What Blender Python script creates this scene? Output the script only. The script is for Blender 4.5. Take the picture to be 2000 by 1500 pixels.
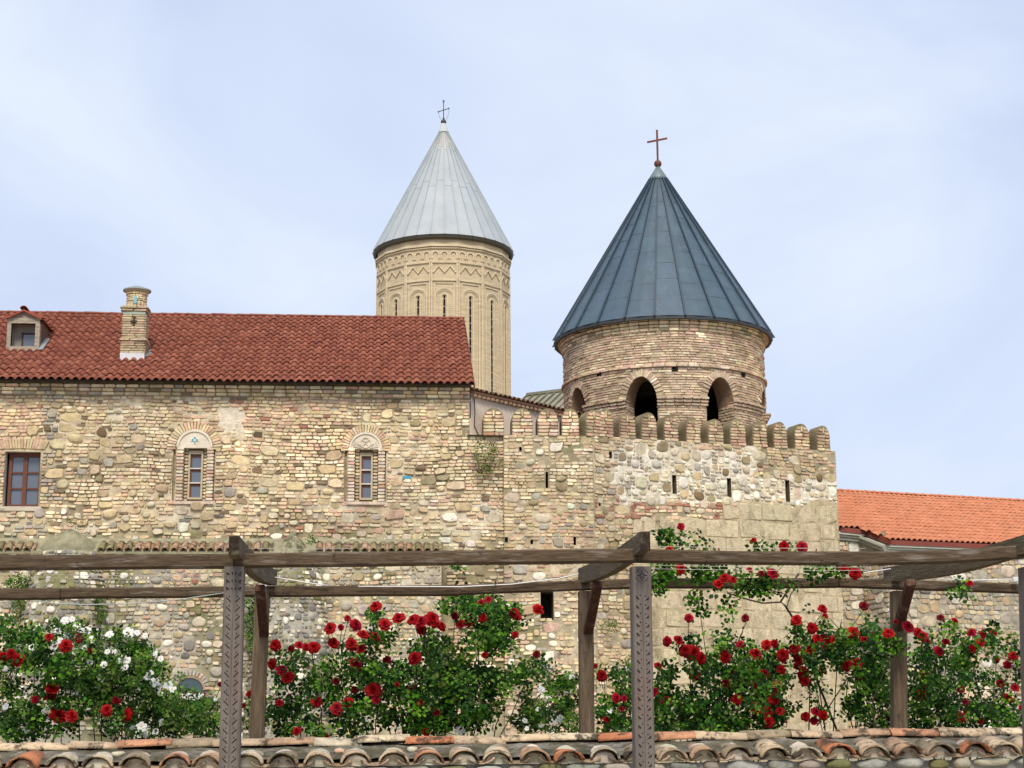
import bpy, math, random
import numpy as np
from math import pi, sin, cos, tan, radians, sqrt, atan2
from mathutils import Vector, Matrix, noise, geometry

for o in list(bpy.data.objects):
    bpy.data.objects.remove(o)
scene = bpy.context.scene
COL = scene.collection

# ------------------------------------------------------------------ camera
FPX, YAW, PITCH, ROLL = 3200.0, 4.7, 12.0, -0.4          # focal length in pixels of a 2000 px wide picture
EYE = Vector((0, 0, 1.6))
CROT = (Matrix.Rotation(-radians(YAW), 3, 'Z') @ Matrix.Rotation(pi / 2 + radians(PITCH), 3, 'X')
        @ Matrix.Rotation(radians(ROLL), 3, 'Z'))
cam_data = bpy.data.cameras.new('camera')
cam = bpy.data.objects.new('camera', cam_data)
COL.objects.link(cam)
cam.matrix_world = Matrix.Translation(EYE) @ CROT.to_4x4()
cam_data.sensor_width = 36
cam_data.lens = FPX / 2000 * 36
cam_data.clip_start, cam_data.clip_end = 0.1, 3000
scene.camera = cam

# ------------------------------------------------------------------ sky, sun, exposure
SUN_EL, SUN_AZ = 48.0, 183.0        # azimuth clockwise from +Y: light from behind the camera
world = bpy.data.worlds.new('World')
scene.world = world
world.use_nodes = True
wn, wl = world.node_tree.nodes, world.node_tree.links
wn.clear()
w_out = wn.new('ShaderNodeOutputWorld')
w_bg = wn.new('ShaderNodeBackground')
w_sky = wn.new('ShaderNodeTexSky')
w_sky.sky_type = 'NISHITA'
w_sky.sun_disc = False
w_sky.sun_elevation = radians(SUN_EL)
w_sky.sun_rotation = radians(SUN_AZ)
w_sky.air_density, w_sky.dust_density = 1.0, 1.5
w_tc = wn.new('ShaderNodeTexCoord')
w_map = wn.new('ShaderNodeMapping')
w_map.inputs['Scale'].default_value = (1.5, 1.5, 2.7)
w_map.inputs['Location'].default_value = (6.1, 1.3, 9.2)
wl.new(w_tc.outputs['Generated'], w_map.inputs['Vector'])
w_n1 = wn.new('ShaderNodeTexNoise')
w_n1.inputs['Scale'].default_value = 2.3
w_n1.inputs['Detail'].default_value = 5
w_n1.inputs['Roughness'].default_value = 0.5
w_n1.inputs['Distortion'].default_value = 0.5
wl.new(w_map.outputs[0], w_n1.inputs['Vector'])
w_r = wn.new('ShaderNodeValToRGB')
e = w_r.color_ramp.elements
e[0].position, e[0].color = 0.30, (4.55, 5.15, 6.85, 1)
e[1].position, e[1].color = 0.73, (6.4, 7.0, 7.9, 1)
m_ = w_r.color_ramp.elements.new(0.5)
m_.color = (5.25, 6.0, 7.6, 1)
wl.new(w_n1.outputs['Fac'], w_r.inputs['Fac'])
w_mix = wn.new('ShaderNodeMix')
w_mix.data_type = 'RGBA'
w_mix.inputs['Factor'].default_value = 0.93
wl.new(w_sky.outputs[0], w_mix.inputs['A'])
wl.new(w_r.outputs[0], w_mix.inputs['B'])
wl.new(w_mix.outputs['Result'], w_bg.inputs['Color'])
w_bg.inputs['Strength'].default_value = 0.0555
wl.new(w_bg.outputs[0], w_out.inputs['Surface'])

sun_d = bpy.data.lights.new('sun', 'SUN')
sun_d.energy = 1.5
sun_d.angle = radians(18)
sun_d.color = (1.0, 0.91, 0.78)
sun = bpy.data.objects.new('sun', sun_d)
COL.objects.link(sun)
sun_dir = Vector((sin(radians(SUN_AZ)) * cos(radians(SUN_EL)), cos(radians(SUN_AZ)) * cos(radians(SUN_EL)), sin(radians(SUN_EL))))
sun.rotation_euler = sun_dir.to_track_quat('Z', 'Y').to_euler()
sun.location = (0, -20, 40)
vs = scene.view_settings
vs.view_transform = 'Standard'
vs.look = 'None'
vs.exposure = 1.25
vs.gamma = 1.0
vs.use_curve_mapping = False
scene.cycles.use_denoising = True
scene.cycles.max_bounces = 6
scene.cycles.transparent_max_bounces = 8

# ------------------------------------------------------------------ helpers: picture to place
def ray(px, py):
    return CROT @ Vector(((px - 1000) / FPX, -(py - 750) / FPX, -1))

def at(px, py, Y):
    d = ray(px, py)
    return EYE + d * (Y / d.y)

def on_plane(px, py, P, N):
    d = ray(px, py)
    return EYE + d * ((P - EYE).dot(N) / d.dot(N))

CINV = CROT.transposed()
def proj(P):
    q = CINV @ (Vector(P) - EYE)
    return 1000 - FPX * q.x / q.z, 750 + FPX * q.y / q.z

def in_frame(P, m=0):
    x, y = proj(P)
    return -m < x < 2000 + m and -m < y < 1500 + m

class Frame:
    """A wall plane: u along it, v up (world height), d out of it."""
    def __init__(s, O, U, N):
        s.O, s.U, s.N = Vector(O), Vector(U).normalized(), Vector(N).normalized()
        s.Z = Vector((0, 0, 1))
    def __call__(s, u, v, d=0.0):
        return s.O + s.U * u + s.Z * v + s.N * d
    def uv(s, px, py):
        p = on_plane(px, py, s.O, s.N) - s.O
        return p.dot(s.U), p.z

class Polar:
    """A round wall: u = arc length round the axis, v up, d outwards. u=0 faces angle a0."""
    def __init__(s, c, R, a0, taper=None):
        s.c, s.R, s.a0, s.taper = Vector(c), R, a0, taper
    def __call__(s, u, v, d=0.0):
        a = s.a0 + u / s.R
        r = (s.R if s.taper is None else s.taper(v)) + d
        return Vector((s.c.x + r * cos(a), s.c.y + r * sin(a), v))

# ------------------------------------------------------------------ helpers: meshes and objects
class MB:
    def __init__(s):
        s.v, s.f, s.c, s.sm = [], [], [], []
    def add(s, verts, faces, col=(1, 1, 1), smooth=False):
        b = len(s.v)
        s.v.extend([tuple(p) for p in verts])
        s.f.extend([tuple(i + b for i in f) for f in faces])
        s.c.extend([col] * len(verts))
        s.sm.extend([smooth] * len(faces))
        return s
    def box(s, fr, u0, u1, v0, v1, d0, d1, col=(1, 1, 1)):
        P = [fr(u, v, d) for d in (d0, d1) for v in (v0, v1) for u in (u0, u1)]
        return s.add(P, [(0, 2, 3, 1), (4, 5, 7, 6), (0, 1, 5, 4), (2, 6, 7, 3), (0, 4, 6, 2), (1, 3, 7, 5)], col)
    def bar(s, a, b, w, h, col=(1, 1, 1), up=(0, 0, 1), bev=0.0):
        a, b = Vector(a), Vector(b)
        d = (b - a).normalized()
        sd = d.cross(Vector(up)).normalized()
        uu = sd.cross(d)
        sec = [(-w / 2, -h / 2), (w / 2, -h / 2), (w / 2, h / 2), (-w / 2, h / 2)]
        if bev:
            q = []
            for (x, y) in sec:
                sx, sy = (1 if x > 0 else -1), (1 if y > 0 else -1)
                p1, p2 = (x - sx * bev, y), (x, y - sy * bev)
                q += [p2, p1] if sx * sy > 0 else [p1, p2]
            sec = q
        n = len(sec)
        P = [c + sd * x + uu * y for c in (a, b) for (x, y) in sec]
        F = [(i, (i + 1) % n, n + (i + 1) % n, n + i) for i in range(n)] + [tuple(range(n))[::-1], tuple(range(n, 2 * n))]
        return s.add(P, F, col)
    def tube(s, pts, rad, n=6, col=(1, 1, 1), cap=True):
        pts = [Vector(p) for p in pts]
        rad = rad if isinstance(rad, (list, tuple)) else [rad] * len(pts)
        V = []
        for i, p in enumerate(pts):
            d = (pts[min(i + 1, len(pts) - 1)] - pts[max(i - 1, 0)]).normalized()
            a = d.cross(Vector((0.31, 0.2, 0.93)))
            if a.length < 1e-3:
                a = d.cross(Vector((1, 0, 0)))
            a.normalize()
            b = d.cross(a)
            V += [p + (a * cos(2 * pi * k / n) + b * sin(2 * pi * k / n)) * rad[i] for k in range(n)]
        F = [(i * n + k, i * n + (k + 1) % n, (i + 1) * n + (k + 1) % n, (i + 1) * n + k) for i in range(len(pts) - 1) for k in range(n)]
        if cap:
            F += [tuple(range(n))[::-1], tuple((len(pts) - 1) * n + k for k in range(n))]
        return s.add(V, F, col, True)
    def lathe(s, c, prof, n=32, col=(1, 1, 1), smooth=True, a0=0.0):
        c = Vector(c)
        V = [c + Vector((r * cos(a0 + 2 * pi * k / n), r * sin(a0 + 2 * pi * k / n), z)) for (r, z) in prof for k in range(n)]
        F = [(i * n + k, i * n + (k + 1) % n, (i + 1) * n + (k + 1) % n, (i + 1) * n + k) for i in range(len(prof) - 1) for k in range(n)]
        return s.add(V, F, col, smooth)
    def ribbon(s, fr, pts, w, d0, d1, col=(1, 1, 1), closed=False):
        n = len(pts)
        L, R = [], []
        for i in range(n):
            a = Vector(pts[(i - 1) % n] if closed or i > 0 else pts[i])
            b = Vector(pts[(i + 1) % n] if closed or i < n - 1 else pts[i])
            t = (b - a)
            t = t.normalized() if t.length > 1e-9 else Vector((1, 0))
            nn = Vector((-t.y, t.x)) * w / 2
            p = Vector(pts[i])
            L.append(p + nn)
            R.append(p - nn)
        V = []
        for l, r in zip(L, R):
            V += [fr(l.x, l.y, d0), fr(l.x, l.y, d1), fr(r.x, r.y, d1), fr(r.x, r.y, d0)]
        F = []
        for i in range(n if closed else n - 1):
            a, b = 4 * i, 4 * ((i + 1) % n)
            F += [(a, a + 1, b + 1, b), (a + 1, a + 2, b + 2, b + 1), (a + 2, a + 3, b + 3, b + 2)]
        if not closed:
            F += [(0, 3, 2, 1), (4 * n - 4, 4 * n - 3, 4 * n - 2, 4 * n - 1)]
        return s.add(V, F, col)
    def mesh(s, name):
        me = bpy.data.meshes.new(name)
        me.from_pydata(s.v, [], s.f)
        if s.v:
            at_ = me.color_attributes.new('tint', 'FLOAT_COLOR', 'POINT')
            arr = np.ones((len(s.v), 4), np.float32)
            arr[:, :3] = np.array(s.c, np.float32)
            at_.data.foreach_set('color', arr.ravel())
            me.polygons.foreach_set('use_smooth', s.sm)
        me.update()
        return me
    def build(s, name, mat, parent=None, **kw):
        return put(name, s.mesh(name), mat, parent, **kw)

def put(name, me, mat, parent=None, kind=None, label=None, loc=None, rot=None, scale=None):
    if mat is not None and not me.materials:
        me.materials.append(mat)
    o = bpy.data.objects.new(name, me)
    COL.objects.link(o)
    if parent is not None:
        o.parent = parent
        if parent.type == 'EMPTY':
            o.matrix_parent_inverse = Matrix.Translation(-parent.location)
    if loc is not None:
        o.location = loc
    if rot is not None:
        o.rotation_euler = rot
    if scale is not None:
        o.scale = (scale,) * 3 if isinstance(scale, (int, float)) else scale
    if kind:
        o['kind'] = kind
    if label:
        o['label'] = label
    return o

def thing(name, label, cat, loc, group=None):
    o = bpy.data.objects.new(name, None)
    o.empty_display_size = 0.3
    COL.objects.link(o)
    o.location = loc
    o['label'], o['category'] = label, cat
    if group:
        o['group'] = group
    return o

def tag(o, label, cat, group=None):
    o['label'], o['category'] = label, cat
    if group:
        o['group'] = group
    return o

def jit(c, rng, a=0.12):
    k = 1 + rng.uniform(-a, a)
    return tuple(max(0.004, x * k * (1 + rng.uniform(-a, a) * 0.35)) for x in c)

def nz(x, y, s=1.0, o=0.0):
    return noise.noise(Vector((x * s + o, y * s - o * 0.7, o * 1.3)))

# ------------------------------------------------------------------ materials
def mat(name, base=(0.5, 0.5, 0.5), rough=0.85, metal=0.0, tint=True, mott=0.25, mscale=6.0, bump=0.25, bscale=30.0,
        stain=None, stain_scale=0.8, stain_lo=0.52, stain_hi=0.68, spec=0.35, stretch=(1, 1, 1), stretch2=None, mlo=0.3, mhi=0.7, bdist=0.02, grime=None):
    m = bpy.data.materials.new(name)
    m.use_nodes = True
    n, l = m.node_tree.nodes, m.node_tree.links
    b = n['Principled BSDF']
    b.inputs['Roughness'].default_value = rough
    b.inputs['Metallic'].default_value = metal
    b.inputs['Specular IOR Level'].default_value = spec
    tc = n.new('ShaderNodeTexCoord')
    geo = n.new('ShaderNodeNewGeometry')
    mp = n.new('ShaderNodeMapping')
    mp.inputs['Scale'].default_value = stretch
    l.new(geo.outputs['Position'], mp.inputs['Vector'])
    if tint:
        a = n.new('ShaderNodeAttribute')
        a.attribute_name = 'tint'
        col = a.outputs['Color']
    else:
        a = n.new('ShaderNodeRGB')
        a.outputs[0].default_value = (*base, 1)
        col = a.outputs[0]
    if mott:
        ns = n.new('ShaderNodeTexNoise')
        ns.inputs['Scale'].default_value = mscale
        ns.inputs['Detail'].default_value = 5
        ns.inputs['Roughness'].default_value = 0.65
        l.new(mp.outputs[0], ns.inputs['Vector'])
        mr = n.new('ShaderNodeMapRange')
        mr.inputs['From Min'].default_value, mr.inputs['From Max'].default_value = mlo, mhi
        mr.inputs['To Min'].default_value, mr.inputs['To Max'].default_value = 1 - mott, 1 + mott
        l.new(ns.outputs['Fac'], mr.inputs['Value'])
        mx = n.new('ShaderNodeMix')
        mx.data_type, mx.blend_type = 'RGBA', 'MULTIPLY'
        mx.inputs['Factor'].default_value = 1
        l.new(col, mx.inputs['A'])
        l.new(mr.outputs[0], mx.inputs['B'])
        col = mx.outputs['Result']
    if stain:
        mp2 = n.new('ShaderNodeMapping')
        mp2.inputs['Scale'].default_value = stretch2 or (1, 1, 1)
        l.new(geo.outputs['Position'], mp2.inputs['Vector'])
        n2 = n.new('ShaderNodeTexNoise')
        n2.inputs['Scale'].default_value = stain_scale
        n2.inputs['Detail'].default_value = 8
        n2.inputs['Roughness'].default_value = 0.7
        l.new(mp2.outputs[0], n2.inputs['Vector'])
        m2 = n.new('ShaderNodeMapRange')
        m2.inputs['From Min'].default_value, m2.inputs['From Max'].default_value = stain_lo, stain_hi
        m2.inputs['To Min'].default_value, m2.inputs['To Max'].default_value = 0, stain[3]
        l.new(n2.outputs['Fac'], m2.inputs['Value'])
        x2 = n.new('ShaderNodeMix')
        x2.data_type = 'RGBA'
        l.new(m2.outputs[0], x2.inputs['Factor'])
        l.new(col, x2.inputs['A'])
        x2.inputs['B'].default_value = (*stain[:3], 1)
        col = x2.outputs['Result']
    if grime:
        ng = n.new('ShaderNodeTexNoise')
        ng.inputs['Scale'].default_value = grime[4]
        ng.inputs['Detail'].default_value = 10
        ng.inputs['Roughness'].default_value = 0.78
        ng.inputs['Distortion'].default_value = 0.6
        l.new(geo.outputs['Position'], ng.inputs['Vector'])
        gr_ = n.new('ShaderNodeMapRange')
        gr_.inputs['From Min'].default_value, gr_.inputs['From Max'].default_value = grime[5], grime[6]
        gr_.inputs['To Min'].default_value, gr_.inputs['To Max'].default_value = 0, grime[3]
        l.new(ng.outputs['Fac'], gr_.inputs['Value'])
        gx = n.new('ShaderNodeMix')
        gx.data_type = 'RGBA'
        l.new(gr_.outputs[0], gx.inputs['Factor'])
        l.new(col, gx.inputs['A'])
        gx.inputs['B'].default_value = (*grime[:3], 1)
        col = gx.outputs['Result']
    l.new(col, b.inputs['Base Color'])
    if bump:
        n3 = n.new('ShaderNodeTexNoise')
        n3.inputs['Scale'].default_value = bscale
        n3.inputs['Detail'].default_value = 4
        l.new(mp.outputs[0], n3.inputs['Vector'])
        bp = n.new('ShaderNodeBump')
        bp.inputs['Strength'].default_value = bump
        bp.inputs['Distance'].default_value = bdist
        l.new(n3.outputs['Fac'], bp.inputs['Height'])
        l.new(bp.outputs[0], b.inputs['Normal'])
    return m

M = {}
M['masonry'] = mat('masonry', rough=0.92, mott=0.28, mscale=5, bump=0.6, bscale=22, stain=(0.19, 0.15, 0.09, 0.45), stain_scale=1.1, stain_lo=0.56, stain_hi=0.72, spec=0.2, bdist=0.03, grime=(0.07, 0.055, 0.03, 0.7, 2.9, 0.575, 0.68))  # grime: lichen patches, plus the shade of crevices put into the colour
M['drum'] = mat('drum_stone', rough=0.92, mott=0.22, mscale=1.6, bump=0.5, bscale=9, stain=(0.30, 0.22, 0.12, 0.5), stain_scale=1.3, stain_lo=0.55, stain_hi=0.75, spec=0.2, stretch=(0.7, 0.7, 7.0), bdist=0.05)
M['tile'] = mat('roof_tile_clay', rough=0.9, mott=0.12, mscale=4, bump=0.2, bscale=40, stain=(0.10, 0.05, 0.035, 0.35), stain_scale=1.4, stain_lo=0.60, stain_hi=0.75, spec=0.15)
M['oldtile'] = mat('weathered_clay', rough=0.9, mott=0.3, mscale=9, bump=0.6, bscale=60, stain=(0.05, 0.042, 0.028, 0.9), stain_scale=7.5, stain_lo=0.50, stain_hi=0.59, spec=0.25, bdist=0.01)
M['bed'] = mat('mossy_mortar', rough=0.95, mott=0.45, mscale=22, bump=1.0, bscale=60, stain=(0.07, 0.065, 0.035, 0.85), stain_scale=5, stain_lo=0.47, stain_hi=0.60, spec=0.15, bdist=0.02)
M['ashlar'] = mat('weathered_ashlar', rough=0.93, mott=0.2, mscale=9, bump=0.8, bscale=26, stain=(0.17, 0.14, 0.075, 0.75), stain_scale=1.6, stain_lo=0.50, stain_hi=0.66, stretch2=(1.6, 1.6, 0.7), spec=0.2, bdist=0.03, grime=(0.12, 0.10, 0.06, 0.7, 5.0, 0.57, 0.66))
M['plaster'] = mat('plaster', rough=0.9, mott=0.12, mscale=3, bump=0.25, bscale=25, stain=(0.30, 0.25, 0.19, 0.4), stain_scale=1.6, spec=0.25)
M['zinc'] = mat('dark_zinc', rough=0.5, metal=0.1, mott=0.14, mscale=2.0, bump=0.12, bscale=5, stain=(0.24, 0.29, 0.30, 0.5), stain_scale=2.5, stain_lo=0.58, stain_hi=0.80, stretch2=(3, 3, 0.5), spec=0.4)
M['tin'] = mat('pale_tin', rough=0.62, metal=0.0, mott=0.08, mscale=0.7, bump=0.06, bscale=2, stain=(0.46, 0.44, 0.38, 0.4), stain_scale=0.5, stain_lo=0.5, stain_hi=0.75, stretch2=(2, 2, 0.4), spec=0.3)
M['rust'] = mat('rusty_iron', rough=0.75, metal=0.1, mott=0.3, mscale=8, bump=0.2, spec=0.4)
M['woodx'] = mat('weathered_wood_along', rough=0.85, mott=0.45, mscale=7, bump=0.7, bscale=14, stain=(0.25, 0.215, 0.18, 0.75), stain_scale=2.6, stain_lo=0.54, stain_hi=0.66, stretch=(0.9, 6, 6), stretch2=(0.9, 6, 8), spec=0.25, bdist=0.012, grime=(0.025, 0.016, 0.010, 0.8, 9.0, 0.57, 0.66))
M['woody'] = mat('weathered_wood_deep', rough=0.85, mott=0.35, mscale=7, bump=0.7, bscale=14, stain=(0.20, 0.18, 0.11, 0.55), stain_scale=2.2, stain_lo=0.52, stain_hi=0.66, stretch=(6, 0.6, 6), stretch2=(6, 1, 6), spec=0.25, bdist=0.012)
M['woodz'] = mat('weathered_wood_upright', rough=0.85, mott=0.40, mscale=7, bump=0.7, bscale=14, stain=(0.26, 0.21, 0.15, 0.55), stain_scale=2.0, stain_lo=0.53, stain_hi=0.66, stretch=(6, 6, 0.5), stretch2=(7, 7, 0.6), spec=0.25, bdist=0.012, grime=(0.025, 0.016, 0.010, 0.7, 10.0, 0.57, 0.68))
M['greywood'] = mat('grey_carved_wood', rough=0.85, mott=0.28, mscale=7, bump=0.6, bscale=16, stain=(0.16, 0.10, 0.075, 0.6), stain_scale=1.6, stain_lo=0.50, stain_hi=0.66, stretch=(6, 6, 0.45), stretch2=(6, 6, 0.8), spec=0.25, bdist=0.01)
M['paint'] = mat('painted_surface', rough=0.6, mott=0.12, mscale=5, bump=0.1, spec=0.4)
M['dark'] = mat('opening_shade_dark', base=(0.02, 0.017, 0.014), tint=False, rough=0.95, mott=0.2, bump=0, spec=0.1)  # near-black: shade inside holes, slits and the room put into the colour
M['cable'] = mat('cable_plastic', rough=0.5, mott=0, bump=0, spec=0.4)
M['stem'] = mat('rose_stem_bark', rough=0.8, mott=0.25, mscale=20, bump=0.3, bscale=60, spec=0.25)
M['bounce_ground'] = mat('pale_bounce_ground', base=(0.30, 0.26, 0.19), tint=False, rough=0.95, mott=0.4, mscale=0.9, bump=0.6, bscale=8, stain=(0.12, 0.13, 0.05, 0.6), stain_scale=0.25, spec=0.15)  # unseen ground, made pale and warm to bounce light onto the walls
g = bpy.data.materials.new('window_glass')
g.use_nodes = True
gb = g.node_tree.nodes['Principled BSDF']
gb.inputs['Base Color'].default_value = (0.11, 0.13, 0.165, 1)
gb.inputs['Roughness'].default_value = 0.06
gb.inputs['Specular IOR Level'].default_value = 0.9
M['glass'] = g
g2 = g.copy()
g2.name = 'dark_green_glass'
g2.node_tree.nodes['Principled BSDF'].inputs['Base Color'].default_value = (0.035, 0.065, 0.065, 1)
M['glass_dark'] = g2

def leafy(name, trans, rough=0.5):
    m = bpy.data.materials.new(name)
    m.use_nodes = True
    n, l = m.node_tree.nodes, m.node_tree.links
    b = n['Principled BSDF']
    b.inputs['Roughness'].default_value = rough
    b.inputs['Specular IOR Level'].default_value = 0.12
    a = n.new('ShaderNodeAttribute')
    a.attribute_name = 'tint'
    l.new(a.outputs['Color'], b.inputs['Base Color'])
    t = n.new('ShaderNodeBsdfTranslucent')
    l.new(a.outputs['Color'], t.inputs['Color'])
    x = n.new('ShaderNodeMixShader')
    x.inputs[0].default_value = trans
    l.new(b.outputs[0], x.inputs[1])
    l.new(t.outputs[0], x.inputs[2])
    l.new(x.outputs[0], n['Material Output'].inputs['Surface'])
    return m
M['leaf'] = leafy('rose_leaf', 0.20, 0.5)
M['petal'] = leafy('rose_petal', 0.12, 0.55)
M['white_petal'] = leafy('white_petal', 0.25, 0.6)
# ------------------------------------------------------------------ masonry: bricks and stones laid one by one
CREAM, PALE, PINK, BUFF = (0.64, 0.52, 0.33), (0.72, 0.62, 0.44), (0.57, 0.385, 0.27), (0.55, 0.425, 0.25)
RED, TAN, OLIVE, BROWN = (0.36, 0.16, 0.11), (0.46, 0.36, 0.215), (0.29, 0.235, 0.135), (0.19, 0.125, 0.07)
GREY, COBBLE, WHITE, MOSS = (0.38, 0.34, 0.275), (0.56, 0.485, 0.35), (0.70, 0.65, 0.53), (0.20, 0.19, 0.085)
SLATE, ASH, ASHD = (0.22, 0.205, 0.18), (0.58, 0.49, 0.325), (0.53, 0.445, 0.295)

def pick(pal, rng):
    t = rng.random() * sum(w for _, w in pal)
    for c, w in pal:
        t -= w
        if t <= 0:
            return jit(c, rng, 0.14)
    return jit(pal[-1][0], rng)

class Piece:
    __slots__ = ('verts', 'faces', 'col', 'kind', 'area', 'c', 'smooth')

def rect_out(w, h, rng, rough=1.0):
    a, b = w / 2, h / 2
    ch = min(0.32 * h, 0.028) * (0.6 + 0.8 * rng.random())
    j = 0.09 * h * rough
    pts = []
    for sx, sy in ((1, 1), (-1, 1), (-1, -1), (1, -1)):
        x = sx * (a + rng.uniform(-j, j * 0.5))
        y = sy * (b + rng.uniform(-j, j * 0.5))
        c1, c2 = ch * rng.uniform(0.5, 1.5), ch * rng.uniform(0.4, 1.0)
        p, q = (x - sx * c1, y), (x, y - sy * c2)
        pts += [q, p] if sx * sy > 0 else [p, q]
    return pts

def round_out(w, h, rng, n=10, ex=2.8):
    ph = rng.uniform(0, 6.28)
    k1, k2 = rng.uniform(0, 6.28), rng.uniform(0, 6.28)
    pts = []
    for k in range(n):
        a = 2 * pi * (k + rng.uniform(-0.25, 0.25)) / n
        c, s = cos(a), sin(a)
        r = (abs(c) ** ex + abs(s) ** ex) ** (-1 / ex)
        r *= 0.93 + 0.07 * sin(2 * a + k1) + 0.05 * sin(3 * a + k2) + rng.uniform(-0.05, 0.03)
        pts.append((w / 2 * r * c, h / 2 * r * s))
    return pts

def piece(mapf, u, v, pts, depth, col, kind, rng, dome=False, back=-0.03, warp=None):
    P = Piece()
    n = len(pts)
    rings = ((1.0, back), (1.0, depth * 0.6), (0.96, depth * 0.9), (0.88, depth)) if not dome else ((1.0, back), (0.99, depth * 0.3), (0.86, depth * 0.8), (0.55, depth))
    tu, tv = rng.uniform(-0.12, 0.12), rng.uniform(-0.10, 0.16)
    w = max(p[0] for p in pts) - min(p[0] for p in pts)
    h = max(p[1] for p in pts) - min(p[1] for p in pts)
    ins = 0.18 * min(w, h)
    V = []
    for s, d in rings:
        for (x, y) in pts:
            if dome:
                x2, y2 = x * s, y * s
            else:
                x2 = x - math.copysign(min(abs(x), ins * (1 - s) * 3.0), x)
                y2 = y - math.copysign(min(abs(y), ins * (1 - s) * 3.0), y)
            uu, vv = u + x2, v + y2
            if warp:
                uu, vv = warp(uu, vv)
            dd = d if d < 0 else max(0.001, d + (tu * x2 + tv * y2) * 0.5)
            V.append(mapf(uu, vv, dd))
    F = [(i * n + k, i * n + (k + 1) % n, (i + 1) * n + (k + 1) % n, (i + 1) * n + k) for i in range(3) for k in range(n)]
    F.append(tuple(3 * n + k for k in range(n)))
    P.verts, P.faces, P.col, P.kind, P.area, P.smooth = V, F, col, kind, w * h, dome
    P.c = mapf(u, v, depth)
    return P

def lay(mapf, u0, u1, v0, v1, course, rng, zone, allowed=None, warp=None, du=0.04, dens=14):
    """zone(u,v) -> dict(ps, rows, asp, stone, brick, fill, gap, depth, blen, round). Returns a list of pieces."""
    W, H = u1 - u0, v1 - v0
    nr, nc = max(1, int(round(H / course))), max(1, int(W / du))
    course, du = H / nr, W / nc
    occ = np.zeros((nr, nc), bool)
    if allowed:
        for r in range(nr):
            for c in range(nc):
                if not allowed(u0 + (c + 0.5) * du, v0 + (r + 0.5) * course):
                    occ[r, c] = True
    cells = []
    for _ in range(int(W * H * dens)):
        u, v = rng.uniform(u0, u1), rng.uniform(v0, v1)
        z = zone(u, v)
        if rng.random() > z['ps']:
            continue
        k = rng.choice(z['rows'])
        wd = k * course * rng.uniform(*z['asp'])
        c0, r0, cw = int((u - u0) / du), int((v - v0) / course), max(2, int(wd / du))
        if c0 + cw > nc or r0 + k > nr or occ[r0:r0 + k, c0:c0 + cw].any():
            continue
        occ[r0:r0 + k, c0:c0 + cw] = True
        cells.append((u0 + (c0 + cw / 2) * du, v0 + (r0 + k / 2) * course, cw * du, k * course, 1, z))
    for r in range(nr):
        c = 0
        while c < nc:
            if occ[r, c]:
                c += 1
                continue
            e = c
            while e < nc and not occ[r, e]:
                e += 1
            while c < e:
                u = u0 + c * du
                z = zone(u, v0 + (r + 0.5) * course)
                L = max(2, int(rng.uniform(*z['blen']) / du))
                if e - c - L < 2:
                    L = e - c
                    if L > 11:
                        L = L // 2
                L = min(L, e - c)
                if rng.random() < z['fill']:
                    cells.append((u + L * du / 2, v0 + (r + 0.5) * course, L * du, course, 0, z))
                c += L
    out = []
    for (u, v, w, h, st, z) in cells:
        g = z['gap'] * rng.uniform(0.6, 1.5)
        dp = rng.uniform(*z['depth'])
        if st:
            rd = rng.random() < z['round']
            pts = round_out(w - g, h - g, rng, 10, rng.uniform(2.2, 3.6)) if rd else round_out(w - g, h - g, rng, rng.choice((7, 8, 9)), rng.uniform(4, 9))
            out.append(piece(mapf, u, v, pts, dp * 1.3, pick(z['stone'], rng), 'stone', rng, dome=rd, warp=warp))
        else:
            if w < 0.1:
                pts = round_out(w - g * 0.8, h - g, rng, 7)
                out.append(piece(mapf, u, v, pts, dp, pick(z['brick'], rng), 'brick', rng, dome=True, warp=warp))
            else:
                hh = (h - g) * rng.uniform(0.88, 1.06)
                out.append(piece(mapf, u, v, rect_out(w - g, hh, rng), dp, pick(z['brick'], rng), 'brick', rng, warp=warp))
    return out

def emit(pieces, parent, nb, ns, matl=None, stuff='masonry_infill', names=None):
    """The pieces that show largest become objects of their own, the rest one joined part."""
    matl = matl or M['masonry']
    left = MB()
    if matl is M['masonry']:
        for p in pieces:        # beds of stone differ in tone from one patch of wall to the next
            k = 1.09 + 0.30 * nz(p.c.x + p.c.y, p.c.z, 0.45, 31.0) + 0.22 * nz(p.c.x + p.c.y, p.c.z, 1.6, 17.0)
            g = 0.25 * max(0.0, nz(p.c.x + p.c.y, p.c.z, 0.4, 44.0))
            m = sum(p.col) / 3
            p.col = tuple(max(.01, (c * (1 - g) + m * g) * k) for c in p.col)
    cnt = {'brick': nb, 'stone': ns}
    pieces = sorted(pieces, key=lambda p: -p.area)
    for p in pieces:
        if cnt.get(p.kind, 0) > 0 and in_frame(p.c):
            cnt[p.kind] -= 1
            one = MB().add([q - p.c for q in p.verts], p.faces, p.col, p.smooth)
            put((names or {}).get(p.kind, p.kind), one.mesh(p.kind), matl, parent, loc=p.c)
        else:
            left.add(p.verts, p.faces, p.col, p.smooth)
    if left.v:
        left.build(stuff, matl, parent, kind='stuff')

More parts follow.
